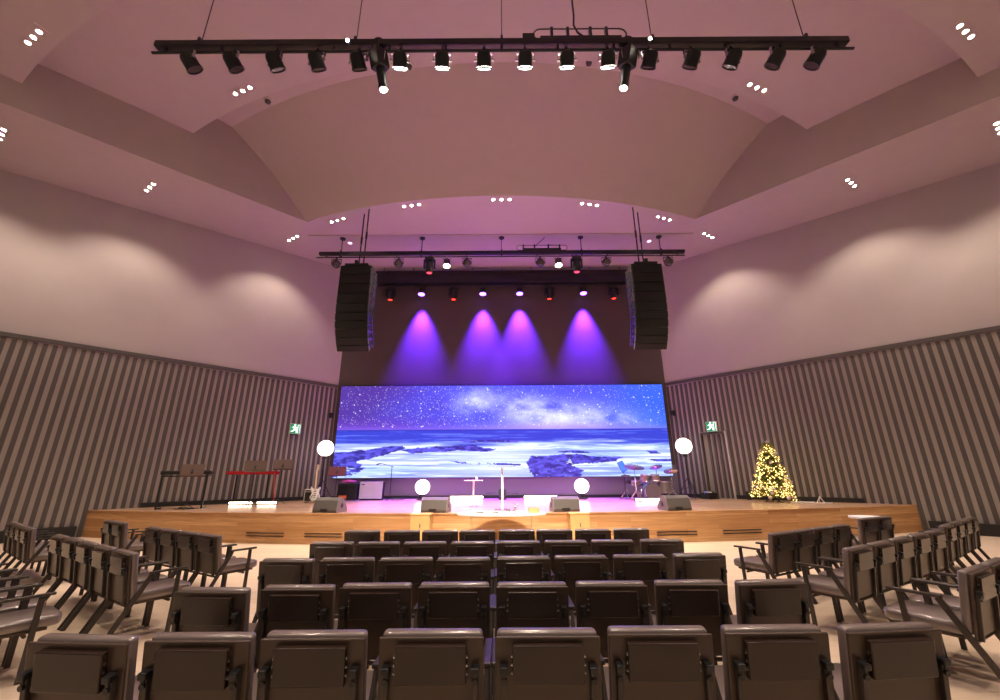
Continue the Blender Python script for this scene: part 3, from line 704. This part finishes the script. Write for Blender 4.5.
for x,y,rz,nm in ((-4.50,11.42,-.18,'outer left'),(-1.70,11.22,-.12,'inner left'),(1.58,11.22,.12,'inner right'),(4.47,11.40,.18,'outer right')):
    floor_monitor(x,y,rz,'grey wedge floor monitor at the stage edge, the %s one of four'%nm)
# lectern
t=thing('lectern','slim white lectern post with a flat clear top at centre stage','lectern',(0.0,11.6,DK+.001))
m=MB(); m.box((0,0,.01),(.42,.34,.02),bev=.004); obj('base_plate',m,M_acryl,t)
m=MB(); m.box((0,0,.56),(.055,.04,1.08),bev=.005); obj('post',m,M_white,t)
m=MB(); m.box((0,0,1.12),(.74,.42,.018),MAT(rx=0)@Matrix.Translation((0,0,0))); obj('top_plate',m,M_acryl,t)
t=thing('bistro_table','tiny white high table on a thin post left of the lectern','table',(-.87,13.0,DK+.001))
m=MB(); m.lathe([(.16,0),(.16,.012),(.02,.03)],20); obj('base',m,M_acryl,t)
m=MB(); m.cyl((0,0,.02),(0,0,.74),.026,n=12); obj('post',m,M_white,t)
m=MB(); m.lathe([(.28,.735),(.29,.745),(.28,.755)],28); obj('tabletop',m,M_white,t)
t=thing('white_cup','white cup standing on the tiny high table','cup',(-.78,13.0,DK+.757)); 
m=MB(); m.lathe([(.03,0),(.045,.10),(.04,.10),(.026,.01)],16); obj('cup',m,M_white,t)
# globe lamps
def globe(x,y,z,r,label,grp):
    t=thing('globe_lamp',label,'globe lamp',(x,y,DK+.001),0,grp)
    m=MB(); m.sph((0,0,z-DK),r,28,18); obj('globe',m,M_globe,t,smooth=60)
    if z>2:
        m=MB(); m.cyl((0,0,.45),(0,0,z-DK-r),.022,n=10); m.cyl((0,0,.5),(0,0,1.15),.03,n=10); obj('pole',m,M_black,t)
        for k in range(3): a=2*PI*k/3+.5; m=MB(); m.tube([(0,0,.80),(.46*math.cos(a),.46*math.sin(a),.015)],.014,8); m.tube([(0,0,.42),(.26*math.cos(a),.26*math.sin(a),.34)],.009,6); obj('leg',m,M_black,t)
        m=MB(); m.cyl((0,0,z-DK-r-.10),(0,0,z-DK-r+.02),.10,.07,16); obj('lamp_holder',m,M_black,t)
    else:
        m=MB(); m.lathe([(.20,0),(.20,.03),(.10,.06),(.10,z-DK-r+.03)],20); obj('base',m,M_black,t)
globe(-6.85,16.3,2.66,.30,'glowing white globe lamp on a tripod left of the video wall','globe lamps on tripods')
globe(7.05,16.3,2.66,.30,'glowing white globe lamp on a tripod right of the video wall','globe lamps on tripods')
globe(-3.09,16.7,1.20,.28,'glowing white globe lamp low before the video wall, left of centre','globe lamps on the stage floor')
globe(3.07,16.7,1.20,.28,'glowing white globe lamp low before the video wall, right of centre','globe lamps on the stage floor')
# LED floor bars
def led_bar(x,y,rz,L_,label,h=.10):
    t=thing('led_floor_bar',label,'LED bar',(x,y,DK+.001),rz,'white LED floor bars')
    m=MB(); m.box((0,.03,h/2),(L_,.07,h),bev=.006); m.box((-L_/2+.05,.03,.01),(.06,.22,.02)); m.box((L_/2-.05,.03,.01),(.06,.22,.02)); obj('housing',m,M_black,t)
    m=MB(); m.box((0,-.012,h/2+.012),(L_-.03,.012,h-.045)); obj('light_strip',m,M_bar,t)
led_bar(-1.40,17.0,0,1.30,'bright white LED bar on the stage floor, left of the lectern',.13)
led_bar(1.49,17.0,0,1.30,'bright white LED bar on the stage floor, right of the lectern',.13)
led_bar(5.13,15.1,0,1.05,'bright white LED bar in front of the drum kit',.10)
led_bar(-8.74,14.55,.10,.76,'bright white LED bar under the red keyboard, left one')
led_bar(-7.92,14.65,.10,.64,'bright white LED bar under the red keyboard, right one')
# small floor fixture behind the lectern
t=thing('floor_fixture','small black floor fixture with a thin crossbar behind the lectern','stage light',(0.0,16.8,DK+.001))
m=MB(); m.lathe([(.16,0),(.16,.03),(.06,.06),(.06,.12)],16); obj('base',m,M_black,t)
m=MB(); m.cyl((0,-.14,.26),(0,.14,.22),.16,n=18); obj('head',m,M_black,t)
m=MB(); m.cyl((-.62,0,.24),(.62,0,.24),.015,n=8); obj('crossbar',m,M_black,t)
# music stands
def music_stand(x,y,rz,h,label,w=.56,col=None,dh=.34):
    t=thing('music_stand',label,'music stand',(x,y,DK+.001),rz,'music stands on the stage')
    m=MB(); m.cyl((0,0,.12),(0,0,h-.05),.013,n=8); obj('pole',m,M_black,t)
    for k in range(3): a=2*PI*k/3+.4; m=MB(); m.tube([(0,0,.16),(.24*math.cos(a),.24*math.sin(a),.012)],.010,6); obj('leg',m,M_black,t)
    M=MAT((0,-.02,h),rx=R(-20)); m=MB(); m.box((0,0,.10),(w,.012,dh),M,bev=.004); d=obj('desk',m,col or M_brownms,t)
    m=MB(); m.box((0,.04,-.07),(w,.08,.012),M); obj('ledge',m,col or M_brownms,d)
    m=MB(); m.box((0,-.02,.06),(.05,.04,.09),M); obj('tilt_joint',m,M_black,t)
music_stand(-9.12,12.55,.55,1.00,'brown music stand in front of the black keyboard')
music_stand(-7.98,13.75,.5,1.14,'brown music stand in front of the red keyboard',w=.62)
music_stand(-7.72,14.95,.5,1.22,'brown music stand with a thin pole right of the red keyboard',w=.60)
music_stand(-6.28,16.25,.35,1.0,'dark red music stand above the black amplifier',w=.62,col=mat('wine_desk',(.13,.015,.03),.5))
# keyboards
def keyboard(x,y,rz,L_,bodym,label,kind):
    t=thing('keyboard',label,'keyboard',(x,y,DK+.001),rz); h=1.02 if kind=='x' else 1.02
    m=MB(); m.box((0,0,h),(L_,.32,.10),bev=.015); b_=obj('body',m,bodym,t)
    m=MB(); m.box((0,.07,h+.052),(L_-.16,.15,.012)); obj('keys',m,M_ivory,b_)
    m=MB()
    for k in range(36): 
        if k%7 not in (2,6): m.box((-L_/2+.12+k*(L_-.2)/36,.045,h+.062),(.014,.09,.012))
    obj('black_keys',m,M_black,b_)
    m=MB(); m.box((0,-.13,h+.055),(L_-.05,.05,.012)); obj('control_strip',m,M_steel if kind!='x' else M_redkb,b_)
    return t,h
t,h=keyboard(-9.56,12.98,.36,1.28,M_black,'black keyboard on a black frame stand at the far left of the stage','frame')
ks=thing('keyboard_stand','black square frame stand under the black keyboard','keyboard stand',(-9.56,12.98,DK+.001),.36)
for s in (-1,1):
    m=MB(); m.bar((s*.56,-.16,0.0),(s*.56,-.16,h-.055),.045,.045); m.bar((s*.56,-.16,.02),(s*.56,.20,.02),.045,.04); m.bar((s*.56,-.16,h-.075),(s*.56,.16,h-.075),.045,.04); obj('side_frame',m,M_black,ks)
for z in (.16,h-.10): m=MB(); m.bar((-.56,-.16,z),(.56,-.16,z),.037,.037,side=(0,1,0)); obj('crossbar',m,M_black,ks)
t=thing('sustain_pedal','black pedal with tangled leads below the black keyboard','pedal',(-9.32,12.75,DK+.001),.3)
m=MB(); m.box((0,0,.03),(.12,.22,.05),bev=.01); m.box((.16,.02,.02),(.1,.16,.04),bev=.01); obj('body',m,M_black,t)
m=MB(); m.tube([(.3*math.sin(k*.9)+.02*k-.1,.12*math.cos(k*1.3),.014) for k in range(14)],.009,6); obj('lead',m,M_cableg,t)
t,h=keyboard(-8.68,14.92,.45,1.60,M_redkb,'red keyboard on black legs left of the electric guitar','x')
ks=thing('keyboard_stand','black legged stand under the red keyboard','keyboard stand',(-8.68,14.92,DK+.001),.45)
for s in (-1,1):
    m=MB(); m.bar((s*.48,0,.02),(s*.48,0,h-.05),.05,.05); m.bar((s*.48,-.22,.02),(s*.48,.22,.02),.045,.04); m.bar((s*.48,-.18,h-.07),(s*.48,.18,h-.07),.045,.04); obj('leg',m,M_black,ks)
m=MB(); m.bar((-.48,0,.10),(.48,0,.10),.03,.03,side=(0,1,0)); obj('crossbar',m,M_black,ks)
kc=MB(); kc.tube([(-8.03,15.08,DK+1.02),(-8.00,15.02,DK+.95),(-7.94,14.98,DK+.6),(-7.88,14.97,DK+.2),(-7.90,15.05,DK+.02)],.016,8)
tag(obj('cable',kc,M_cabler),'red cable hanging from the right end of the red keyboard','cable')
# electric guitar on its stand
t=thing('electric_guitar','white electric guitar with maple neck leaning on a stand','guitar',(-6.52,15.1,DK+.04),-.1)
M=MAT((0,0,.06),rx=R(-10),ry=R(-7))
bp=[(0,0),(.10,-.01),(.17,.05),(.18,.14),(.13,.22),(.12,.29),(.18,.37),(.17,.43),(.11,.40),(.06,.36),(-.05,.36),(-.10,.42),(-.16,.49),(-.18,.45),(-.16,.36),(-.12,.27),(-.15,.20),(-.19,.12),(-.16,.03),(-.09,-.01)]
P=Matrix(((1,0,0,0),(0,0,1,0),(0,1,0,0),(0,0,0,1)))
m=MB(); m.prism(bp,-.022,.022,M@P,bev=.006); obj('body',m,M_guitar,t)
m=MB(); m.bar(M@Vector((0,-.03,.32)),M@Vector((0,-.03,1.02)),.055,.02); obj('neck',m,M_neck,t)
m=MB(); m.prism([(-.03,1.0),(.03,1.0),(.06,1.10),(.045,1.22),(-.02,1.23),(-.035,1.1)],-.008,.010,M@Matrix.Translation((0,-.02,0))@P); hs=obj('headstock',m,M_neck,t)
m=MB()
for k in range(6): m.cyl(M@Vector((-.04-.0*k,-.02,1.06+k*.025)),M@Vector((-.075,-.02,1.06+k*.025)),.008,n=6)
obj('tuner',m,M_steel,hs)
m=MB(); m.prism([(-.05,.10),(.10,.05),(.13,.13),(.09,.25),(.05,.34),(-.06,.34),(-.08,.22)],-.027,-.0225,M@P); obj('pickguard',m,M_head,t)
for z in (.16,.22,.30): m=MB(); m.box((0,-.03,z),(.09,.012,.022),M); obj('pickup',m,M_black,t)
m=MB(); m.box((0,-.03,.10),(.08,.014,.03),M); obj('bridge',m,M_chrome,t)
t=thing('guitar_stand','black stand holding the white electric guitar','guitar stand',(-6.52,15.1,DK+.001),-.1)
for s in (-1,1): m=MB(); m.tube([(s*.18,-.16,.01),(s*.05,.13,.45)],.012,6); m.tube([(s*.12,-.03,.12),(s*.10,-.12,.09),(s*.10,-.13,.13)],.010,6); obj('leg',m,M_black,t)
m=MB(); m.tube([(0,.13,.45),(0,.36,.01)],.012,6); m.tube([(0,.13,.45),(0,.15,.62)],.012,6); obj('rear_leg',m,M_black,t)
# amps
def amp(x,y,rz,W,H,D_,label,body,face,grp=None,trim=None):
    t=thing('guitar_amplifier',label,'amplifier',(x,y,DK+.001),rz,grp)
    m=MB(); m.box((0,0,H/2+.015),(W,D_,H-.03),bev=.018); c_=obj('cabinet',m,body,t)
    m=MB(); m.box((0,-D_/2-.004,H*.44),(W-.07,.012,H*.66)); obj('grille',m,face,t)
    m=MB(); m.tube([(-.12,0,H),(-.09,0,H+.05),(.09,0,H+.05),(.12,0,H)],.012,6); obj('handle',m,M_black,t)
    m=MB()
    for a in (-1,1):
        for b2 in (-1,1): m.cyl((a*(W/2-.05),b2*(D_/2-.05),0),(a*(W/2-.05),b2*(D_/2-.05),.03),.02,n=10)
    obj('foot',m,M_black,t)
    m=MB(); m.box((0,-D_/2-.004,H*.87),(W-.07,.012,H*.10)); p=obj('control_panel',m,trim or M_steel,t)
    m=MB()
    for k in range(5): m.cyl((-W*.3+k*W*.15,-D_/2-.008,H*.87),(-W*.3+k*W*.15,-D_/2-.028,H*.87),.012,n=8)
    obj('knob',m,M_black,p)
    return t
amp(-6.93,15.75,.1,.46,.46,.24,'small cream framed amplifier behind the white guitar',M_head,M_black)
t=amp(-6.02,16.9,.0,.72,.62,.4,'black amplifier with an orange panel beside the video wall corner',M_blackm,M_black,trim=M_black)
m=MB(); m.box((-.13,-.218,.13),(.30,.012,.12)); obj('orange_panel',m,M_orange,t)
t=thing('folded_cloth','crumpled wine red cloth lying on the black amplifier','cloth',(-6.02,16.9,DK+.677))
m=MB(); m.lathe([(.26,0),(.25,.03),(.16,.07),(.02,.10)],18,Matrix.Diagonal((1.2,.7,1,1))); obj('cloth',m,M_ptop,t,smooth=60)
t=thing('speaker_cabinet','pale fronted guitar speaker cabinet leaning below the video wall','speaker',(-5.15,17.0,DK+.001),.0)
M=MAT((0,0,0),rx=R(-6))
m=MB(); m.box((0,.03,.36),(.92,.26,.68),M,bev=.02); obj('cabinet',m,M_blackm,t)
m=MB(); m.box((0,-.105,.36),(.90,.012,.64),M,bev=.004); g=obj('grille_cloth',m,M_pinkcab,t)
m=MB(); m.box((-.33,-.114,.58),(.14,.008,.03),M); obj('badge',m,M_steel,g)
m=MB(); m.box((0,.03,.703),(.2,.05,.02),M); obj('handle',m,M_black,t)
# mic stand
t=thing('microphone_stand','thin black microphone stand with boom beside the pale cabinet','microphone stand',(-4.38,16.9,DK+.001))
for k in range(3): a=2*PI*k/3+.2; m=MB(); m.tube([(0,0,.06),(.24*math.cos(a),.24*math.sin(a),.012)],.011,6); obj('leg',m,M_black,t)
m=MB(); m.cyl((0,0,.04),(0,0,1.30),.013,n=8); obj('pole',m,M_black,t)
m=MB(); m.tube([(.08,0,1.24),(-.42,-.1,1.38)],.010,6); obj('boom',m,M_black,t)
m=MB(); m.cyl((-.42,-.1,1.38),(-.54,-.13,1.34),.017,.024,10); m.sph((-.56,-.135,1.335),.03,10,8); obj('microphone',m,M_lensdark,t)
t=thing('pedal_board','small silver pedal board on the stage beside the pale cabinet','pedal',(-4.05,16.75,DK+.001))
m=MB(); m.box((0,0,.03),(.5,.2,.05),bev=.008); obj('board',m,M_steel,t)
for k in range(4): m=MB(); m.box((-.18+k*.12,0,.07),(.08,.13,.04),bev=.005); obj('pedal',m,M_black,t)
# drum kit, each drum a thing
dx,dy=5.5,16.0
t=thing('bass_drum','bass drum of the drum kit with two toms mounted above','drum',(dx,dy,DK+.001))
Mr=Euler((PI/2,0,0)).to_matrix().to_4x4()
m=MB(); m.cyl((0,-.2,.30),(0,.2,.30),.28,n=28,cap=False); obj('shell',m,M_drum,t,smooth=40)
for s in (-1,1):
    m=MB(); m.cyl((0,s*.195,.30),(0,s*.2,.30),.275,n=28); obj('drum_head',m,M_headd,t)
    m=MB(); m.torus((0,s*.2,.30),.285,.018,Mr,n=28,k=6); obj('hoop',m,M_chrome,t)
for s in (-1,1):
    m=MB(); m.tube([(s*.22,-.15,.18),(s*.34,-.28,.01)],.012,6); obj('spur',m,M_chrome,t)
    m=MB(); m.cyl((s*.20,.02,.66),(s*.18,-.02,.88),.165,n=24); tm=obj('tom',m,M_drum,t,smooth=40)
    m=MB(); m.torus((s*.18,-.02,.88),.168,.012,None,n=24,k=6); m.torus((s*.20,.02,.66),.168,.012,None,n=24,k=6); obj('hoop',m,M_chrome,tm)
    m=MB(); m.tube([(s*.05,0,.56),(s*.06,0,.74),(s*.10,0,.76)],.014,6); obj('tom_mount',m,M_chrome,t)
def stand_drum(x,y,r,h0,h1,nm,label):
    t=thing(nm,label,'drum',(x,y,DK+.001))
    m=MB(); m.cyl((0,0,h0),(0,0,h1),r,n=26); s_=obj('shell',m,M_drum,t,smooth=40)
    m=MB(); m.torus((0,0,h1),r+.004,.012,None,n=26,k=6); m.torus((0,0,h0),r+.004,.012,None,n=26,k=6); obj('hoop',m,M_chrome,t)
    m=MB(); m.cyl((0,0,h1),(0,0,h1+.004),r-.005,n=26); obj('drum_head',m,M_head,t)
    for k in range(3):
        a=2*PI*k/3+.6; m=MB()
        if nm=='floor_tom': m.tube([(r*math.cos(a),r*math.sin(a),h1-.05),((r+.04)*math.cos(a),(r+.04)*math.sin(a),.01)],.011,6)
        else: m.tube([(0,0,.30),(.24*math.cos(a),.24*math.sin(a),.01)],.011,6); m.tube([(0,0,.28),(0,0,h0-.06),(r*.9*math.cos(a),r*.9*math.sin(a),h0)],.011,6)
        obj('leg',m,M_chrome,t)
stand_drum(dx-.50,dy+.12,.17,.52,.66,'snare_drum','snare drum on a chrome stand at the left of the drum kit')
stand_drum(dx+.52,dy+.10,.21,.26,.62,'floor_tom','floor tom standing on three legs at the right of the drum kit')
def cymbal(x,y,h,r,label,tilt=(.1,.05),hat=False):
    t=thing('cymbal',label,'cymbal',(x,y,DK+.001),0,'cymbals of the drum kit')
    M=MAT((0,0,h),rx=tilt[0],ry=tilt[1])
    m=MB(); m.lathe([(.001,.03),(.04,.028),(.06,.012),(r,-.012),(r,-.016),(.06,.006)],28,M); obj('plate',m,M_brass,t,smooth=50)
    if hat: m=MB(); m.lathe([(.001,-.05),(.06,-.04),(r,-.02),(r,-.024)],28,M); obj('plate',m,M_brass,t,smooth=50)
    m=MB(); m.cyl((0,0,.25),(0,0,h+.06),.012,n=8); obj('pole',m,M_chrome,t)
    for k in range(3): a=2*PI*k/3+.3; m=MB(); m.tube([(0,0,.36),(.28*math.cos(a),.28*math.sin(a),.012)],.010,6); obj('leg',m,M_chrome,t)
cymbal(dx-.62,dy-.25,1.16,.36,'large copper crash cymbal at the left of the drum kit',(.32,.04))
cymbal(dx+.42,dy+.42,1.18,.24,'copper cymbal at the back right of the drum kit',(.3,-.3))
cymbal(dx-.74,dy+.55,.86,.18,'pair of hi-hat cymbals at the far left of the drum kit',(0,0),True)
cymbal(dx+.82,dy+.05,1.02,.25,'copper ride cymbal at the right of the drum kit',(.35,-.25))
t=thing('drum_throne','round black drum stool behind the drum kit','stool',(dx-.12,dy+.75,DK+.001))
m=MB(); m.lathe([(.001,.47),(.17,.47),(.18,.50),(.17,.55),(.001,.56)],22); obj('seat',m,M_black,t,smooth=50)
m=MB(); m.cyl((0,0,.2),(0,0,.47),.018,n=8); obj('pole',m,M_chrome,t)
for k in range(3): a=2*PI*k/3; m=MB(); m.tube([(0,0,.3),(.25*math.cos(a),.25*math.sin(a),.012)],.012,6); obj('leg',m,M_chrome,t)
t=thing('tablet_stand','stand holding a tilted blue lit tablet left of the drum kit','tablet stand',(4.62,16.25,DK+.001),.3)
m=MB(); m.cyl((0,0,.1),(0,0,1.05),.013,n=8); obj('pole',m,M_black,t)
for k in range(3): a=2*PI*k/3; m=MB(); m.tube([(0,0,.16),(.24*math.cos(a),.24*math.sin(a),.012)],.011,6); obj('leg',m,M_black,t)
M=MAT((0,-.03,1.08),rx=R(-14),ry=R(-22)); m=MB(); m.box((0,0,.12),(.26,.016,.40),M,bev=.005); tb=obj('tablet',m,M_black,t)
m=MB(); m.box((0,-.010,.12),(.23,.006,.37),M); obj('display',m,M_blue,tb)
m=MB(); m.box((.05,-.02,.86),(.34,.05,.03)); m.box((.18,.0,.62),(.22,.16,.12),bev=.02); obj('shelf',m,M_lensdark,t)
# fog machine by the right globe
t=thing('fog_machine','low dark fog machine with a silver top right of the globe lamp tripod','fog machine',(7.80,16.35,DK+.001),.5)
m=MB(); m.box((0,0,.13),(.5,.32,.18),bev=.02); obj('body',m,M_black,t)
m=MB(); m.lathe([(.20,.22),(.18,.27),(.06,.30),(.001,.30)],20); obj('lid',m,M_steel,t,smooth=40)
m=MB(); m.tube([(-.2,0,.22),(-.3,0,.14),(-.28,0,.04)],.014,6); m.box((0,0,.02),(.56,.38,.04)); obj('bracket',m,M_black,t)
# small black box by the door
t=thing('black_case','small black case standing at the exit door jamb','case',(8.86,15.62,DK+.001),-.75)
m=MB(); m.box((0,0,.14),(.16,.14,.28),bev=.012); obj('body',m,M_black,t)
m=MB(); m.tube([(-.05,0,.28),(-.04,0,.31),(.04,0,.31),(.05,0,.28)],.008,6); obj('handle',m,M_black,t)
# power strip and leads by the tree
t=thing('power_strip','white power strip lying on the stage right of the lit tree','power strip',(9.42,13.70,DK+.001),-.35)
m=MB(); m.box((0,0,.022),(.62,.07,.042),bev=.008); obj('body',m,M_white,t)
for k in range(5): m=MB(); m.cyl((-.24+k*.1,0,.043),(-.24+k*.1,0,.047),.022,n=12); obj('socket',m,M_rim,t)
m=MB(); m.tube([(.31,0,.02),(.45,.04,.012),(.62,0,.012),(.8,.06,.012)],.008,6); obj('lead',m,M_white,t)
t=thing('folded_easel','tiny pale folded stand right of the white power strip','stand',(9.93,13.62,DK+.001),-.4)
m=MB(); m.tube([(-.10,0,.005),(0,0,.20),(.10,0,.005)],.012,6); obj('front_legs',m,M_white,t)
m=MB(); m.tube([(0,0,.2),(0,.12,.005)],.010,6); obj('rear_leg',m,M_white,t)

# ------------------------------------------------------------------ lit fir tree
t=thing('christmas_tree','decorated fir tree covered in warm fairy lights on the right of the stage','tree',(8.92,14.35,DK+.001))
t.rotation_euler=(0,R(4.5),0)
HT=1.88; rs=random.Random(7); m=MB(); bm=m.bm
def tri(a,b,c): bm.faces.new([bm.verts.new(a),bm.verts.new(b),bm.verts.new(c)])
tips=[]; surf=[]
def rad(z): return .60*(1-(z-.22)/(HT-.22))**.64+.02
for k in range(430):
    z=.24+(HT-.30)*(1-(1-rs.random())**.62) if False else .22+(HT-.27)*(rs.random()**1.45)
    a=rs.uniform(0,2*PI); r=rad(z)*rs.uniform(.82,1.10); droop=.12+.1*rs.random()
    d=Vector((math.cos(a),math.sin(a),0)); p0=d*.03+Vector((0,0,z+.06)); p1=d*r+Vector((0,0,z-droop*r+.06*rs.random()))
    tips.append(p1)
    nn=12
    for j in range(1,nn+1):
        q=p0.lerp(p1,j/nn)
        for e in range(4):
            w=Vector((rs.gauss(0,1),rs.gauss(0,1),rs.gauss(0,.8))).normalized()*(.055+.04*(1-j/nn))+d*.05
            sd=d.cross(w).normalized()*.011
            tri(q-sd,q+sd,q+w)
    surf.append((p0,p1))
m.cyl((0,0,.12),(0,0,HT-.06),.05,.01,8)
cr=obj('crown',m,M_leaf,t)
m=MB(); m.cyl((0,0,.03),(0,0,.26),.035,n=10); obj('trunk',m,M_brownms,t)
for k in range(4): a=PI/2*k+.3; m=MB(); m.tube([(0,0,.14),(.30*math.cos(a),.30*math.sin(a),.012)],.014,6); obj('stand_leg',m,M_black,t)
m=MB()
for k in range(5):
    a=2*PI*k/5+PI/2; 
    m.prism([(.035*math.cos(a-.63),.035*math.sin(a-.63)),(.09*math.cos(a),.09*math.sin(a)),(.035*math.cos(a+.63),.035*math.sin(a+.63)),(0,0)],-.012,.012,MAT((0,0,HT+.04),rx=PI/2))
obj('star',m,M_baub2,t)
sm=bpy.data.meshes.new('fairy_light'); b=bmesh.new(); bmesh.ops.create_icosphere(b,subdivisions=1,radius=.014); b.to_mesh(sm); b.free(); sm.materials.append(M_fairy)
def surface_point(out=1.0):
    p0,p1=surf[rs.randrange(len(surf))]; return p0.lerp(p1,rs.uniform(.72,1.06)*out)+Vector((rs.gauss(0,.02),rs.gauss(0,.02),rs.gauss(0,.02)))
fl_=[surface_point() for _ in range(1000)]; fl_.sort(key=lambda p:p.y)
for p in fl_[:100]: o=bpy.data.objects.new('fairy_light',sm); COL.objects.link(o); o.location=p; o.parent=t
m=MB()
for p in fl_[100:]:
    b=bmesh.new(); bmesh.ops.create_icosphere(b,subdivisions=1,radius=.014); m.add(b,Matrix.Translation(p))
o=obj('fairy_lights',m,M_fairy,t); o['kind']='stuff'
bmesh_b=[]
for k,(mt) in enumerate((M_baub,M_baub2)):
    b=MB(); b.sph((0,0,0),.055,16,10); b.cyl((0,0,.05),(0,0,.07),.010,n=8); me=bpy.data.meshes.new('bauble'); b.bm.to_mesh(me); b.bm.free(); me.materials.append(mt)
    for p in me.polygons: p.use_smooth=True
    bmesh_b.append(me)
for k in range(44):
    p=surface_point(1.03)
    while p.y>.2: p=surface_point(1.03)
    o=bpy.data.objects.new('bauble',bmesh_b[k%2]); COL.objects.link(o); o.location=p-Vector((0,0,.04)); o.parent=t

# ------------------------------------------------------------------ signs and small speakers on the walls
def exit_sign(side,Y,z,nm):
    c=wp(s_of(Y),z,.10,side); n=NR.copy(); n.x*=side
    rz=math.atan2(n.y,n.x)+PI/2
    t=thing('exit_sign','green and white running figure exit sign on the %s wall'%nm,'exit sign',c,rz,'exit signs')
    m=MB(); m.box((0,0,0),(.42,.05,.40),bev=.008); obj('housing',m,M_white,t)
    m=MB(); m.box((0,-.0265,0),(.39,.006,.37)); obj('green_panel',m,M_green,t)
    P=Matrix(((1,0,0,0),(0,0,1,0),(0,1,0,0),(0,0,0,1)))
    m=MB(); A=-.034; B=-.0298
    for x0,x1,z0,z1 in ((.075,.10,-.165,.165),(.155,.18,-.165,.165),(.10,.155,.14,.165)): m.prism([(x0,z0),(x1,z0),(x1,z1),(x0,z1)],A,B,P)
    obj('doorway_symbol',m,M_signw,t)
    m=MB()
    def limb(a,b2,w):
        a=Vector((*a,0))*1.25+Vector((-.035,.01,0)); b2=Vector((*b2,0))*1.25+Vector((-.035,.01,0)); d=(b2-a).normalized(); s=Vector((-d.y,d.x,0))*w*1.35
        m.prism([tuple((a-s)[:2]),tuple((b2-s)[:2]),tuple((b2+s)[:2]),tuple((a+s)[:2])],A,B,P)
    limb((-.01,.07),(.015,-.03),.032); limb((.01,-.02),(.075,-.06),.018); limb((.075,-.05),(.06,-.13),.016); limb((.005,-.02),(-.04,-.08),.018); limb((-.03,-.08),(-.11,-.10),.016)
    limb((-.015,.06),(-.08,.02),.013); limb((.0,.06),(.07,.02),.013); limb((.07,.015),(.095,.05),.012)
    m.prism([(-.03+.04*math.cos(2*PI*k/14),.145+.04*math.sin(2*PI*k/14)) for k in range(14)],A,B,P)
    obj('running_figure',m,M_signw,t)
    m=MB(); m.box((0,.02,-.225),(.30,.05,.05)); obj('bracket',m,M_black,t)
    return t
exit_sign(-1,16.70,3.45,'left'); exit_sign(1,16.62,3.43,'right')
for sd,nm in ((-1,'left'),(1,'right')):
    c=wp(s_of(17.72),4.12,.16,sd); n=NR.copy(); n.x*=sd
    t=thing('wall_speaker','tiny black wall speaker at the %s edge of the video wall'%nm,'speaker',c,math.atan2(n.y,n.x)+PI/2,'small wall speakers')
    m=MB(); m.box((0,0,0),(.17,.12,.22),bev=.02); obj('body',m,M_black,t)
    m=MB(); m.box((0,-.062,0),(.14,.01,.19)); obj('grille',m,M_grille,t)
    m=MB(); m.cyl((0,.05,0),(0,.15,0),.02,n=8); obj('bracket',m,M_black,t)

# ------------------------------------------------------------------ world, camera
w=bpy.data.worlds.new('World'); S.world=w; w.use_nodes=True; bg=w.node_tree.nodes['Background']; bg.inputs[0].default_value=(1,.80,.72,1); bg.inputs[1].default_value=.13
cam=bpy.data.cameras.new('Camera'); co=bpy.data.objects.new('Camera',cam); COL.objects.link(co); S.camera=co
cam.sensor_width=36; cam.lens=409.3/1000*36; cam.shift_x=-.0015; cam.clip_end=200
co.location=(0,0,1.59); co.rotation_euler=(Matrix.Rotation(PI/2+R(17.11),4,'X') @ Matrix.Rotation(R(-.36),4,'Z')).to_euler()
S.view_settings.view_transform='Standard'; S.view_settings.look='None'; S.view_settings.gamma=1; S.view_settings.use_curve_mapping=False; S.view_settings.exposure=0.06
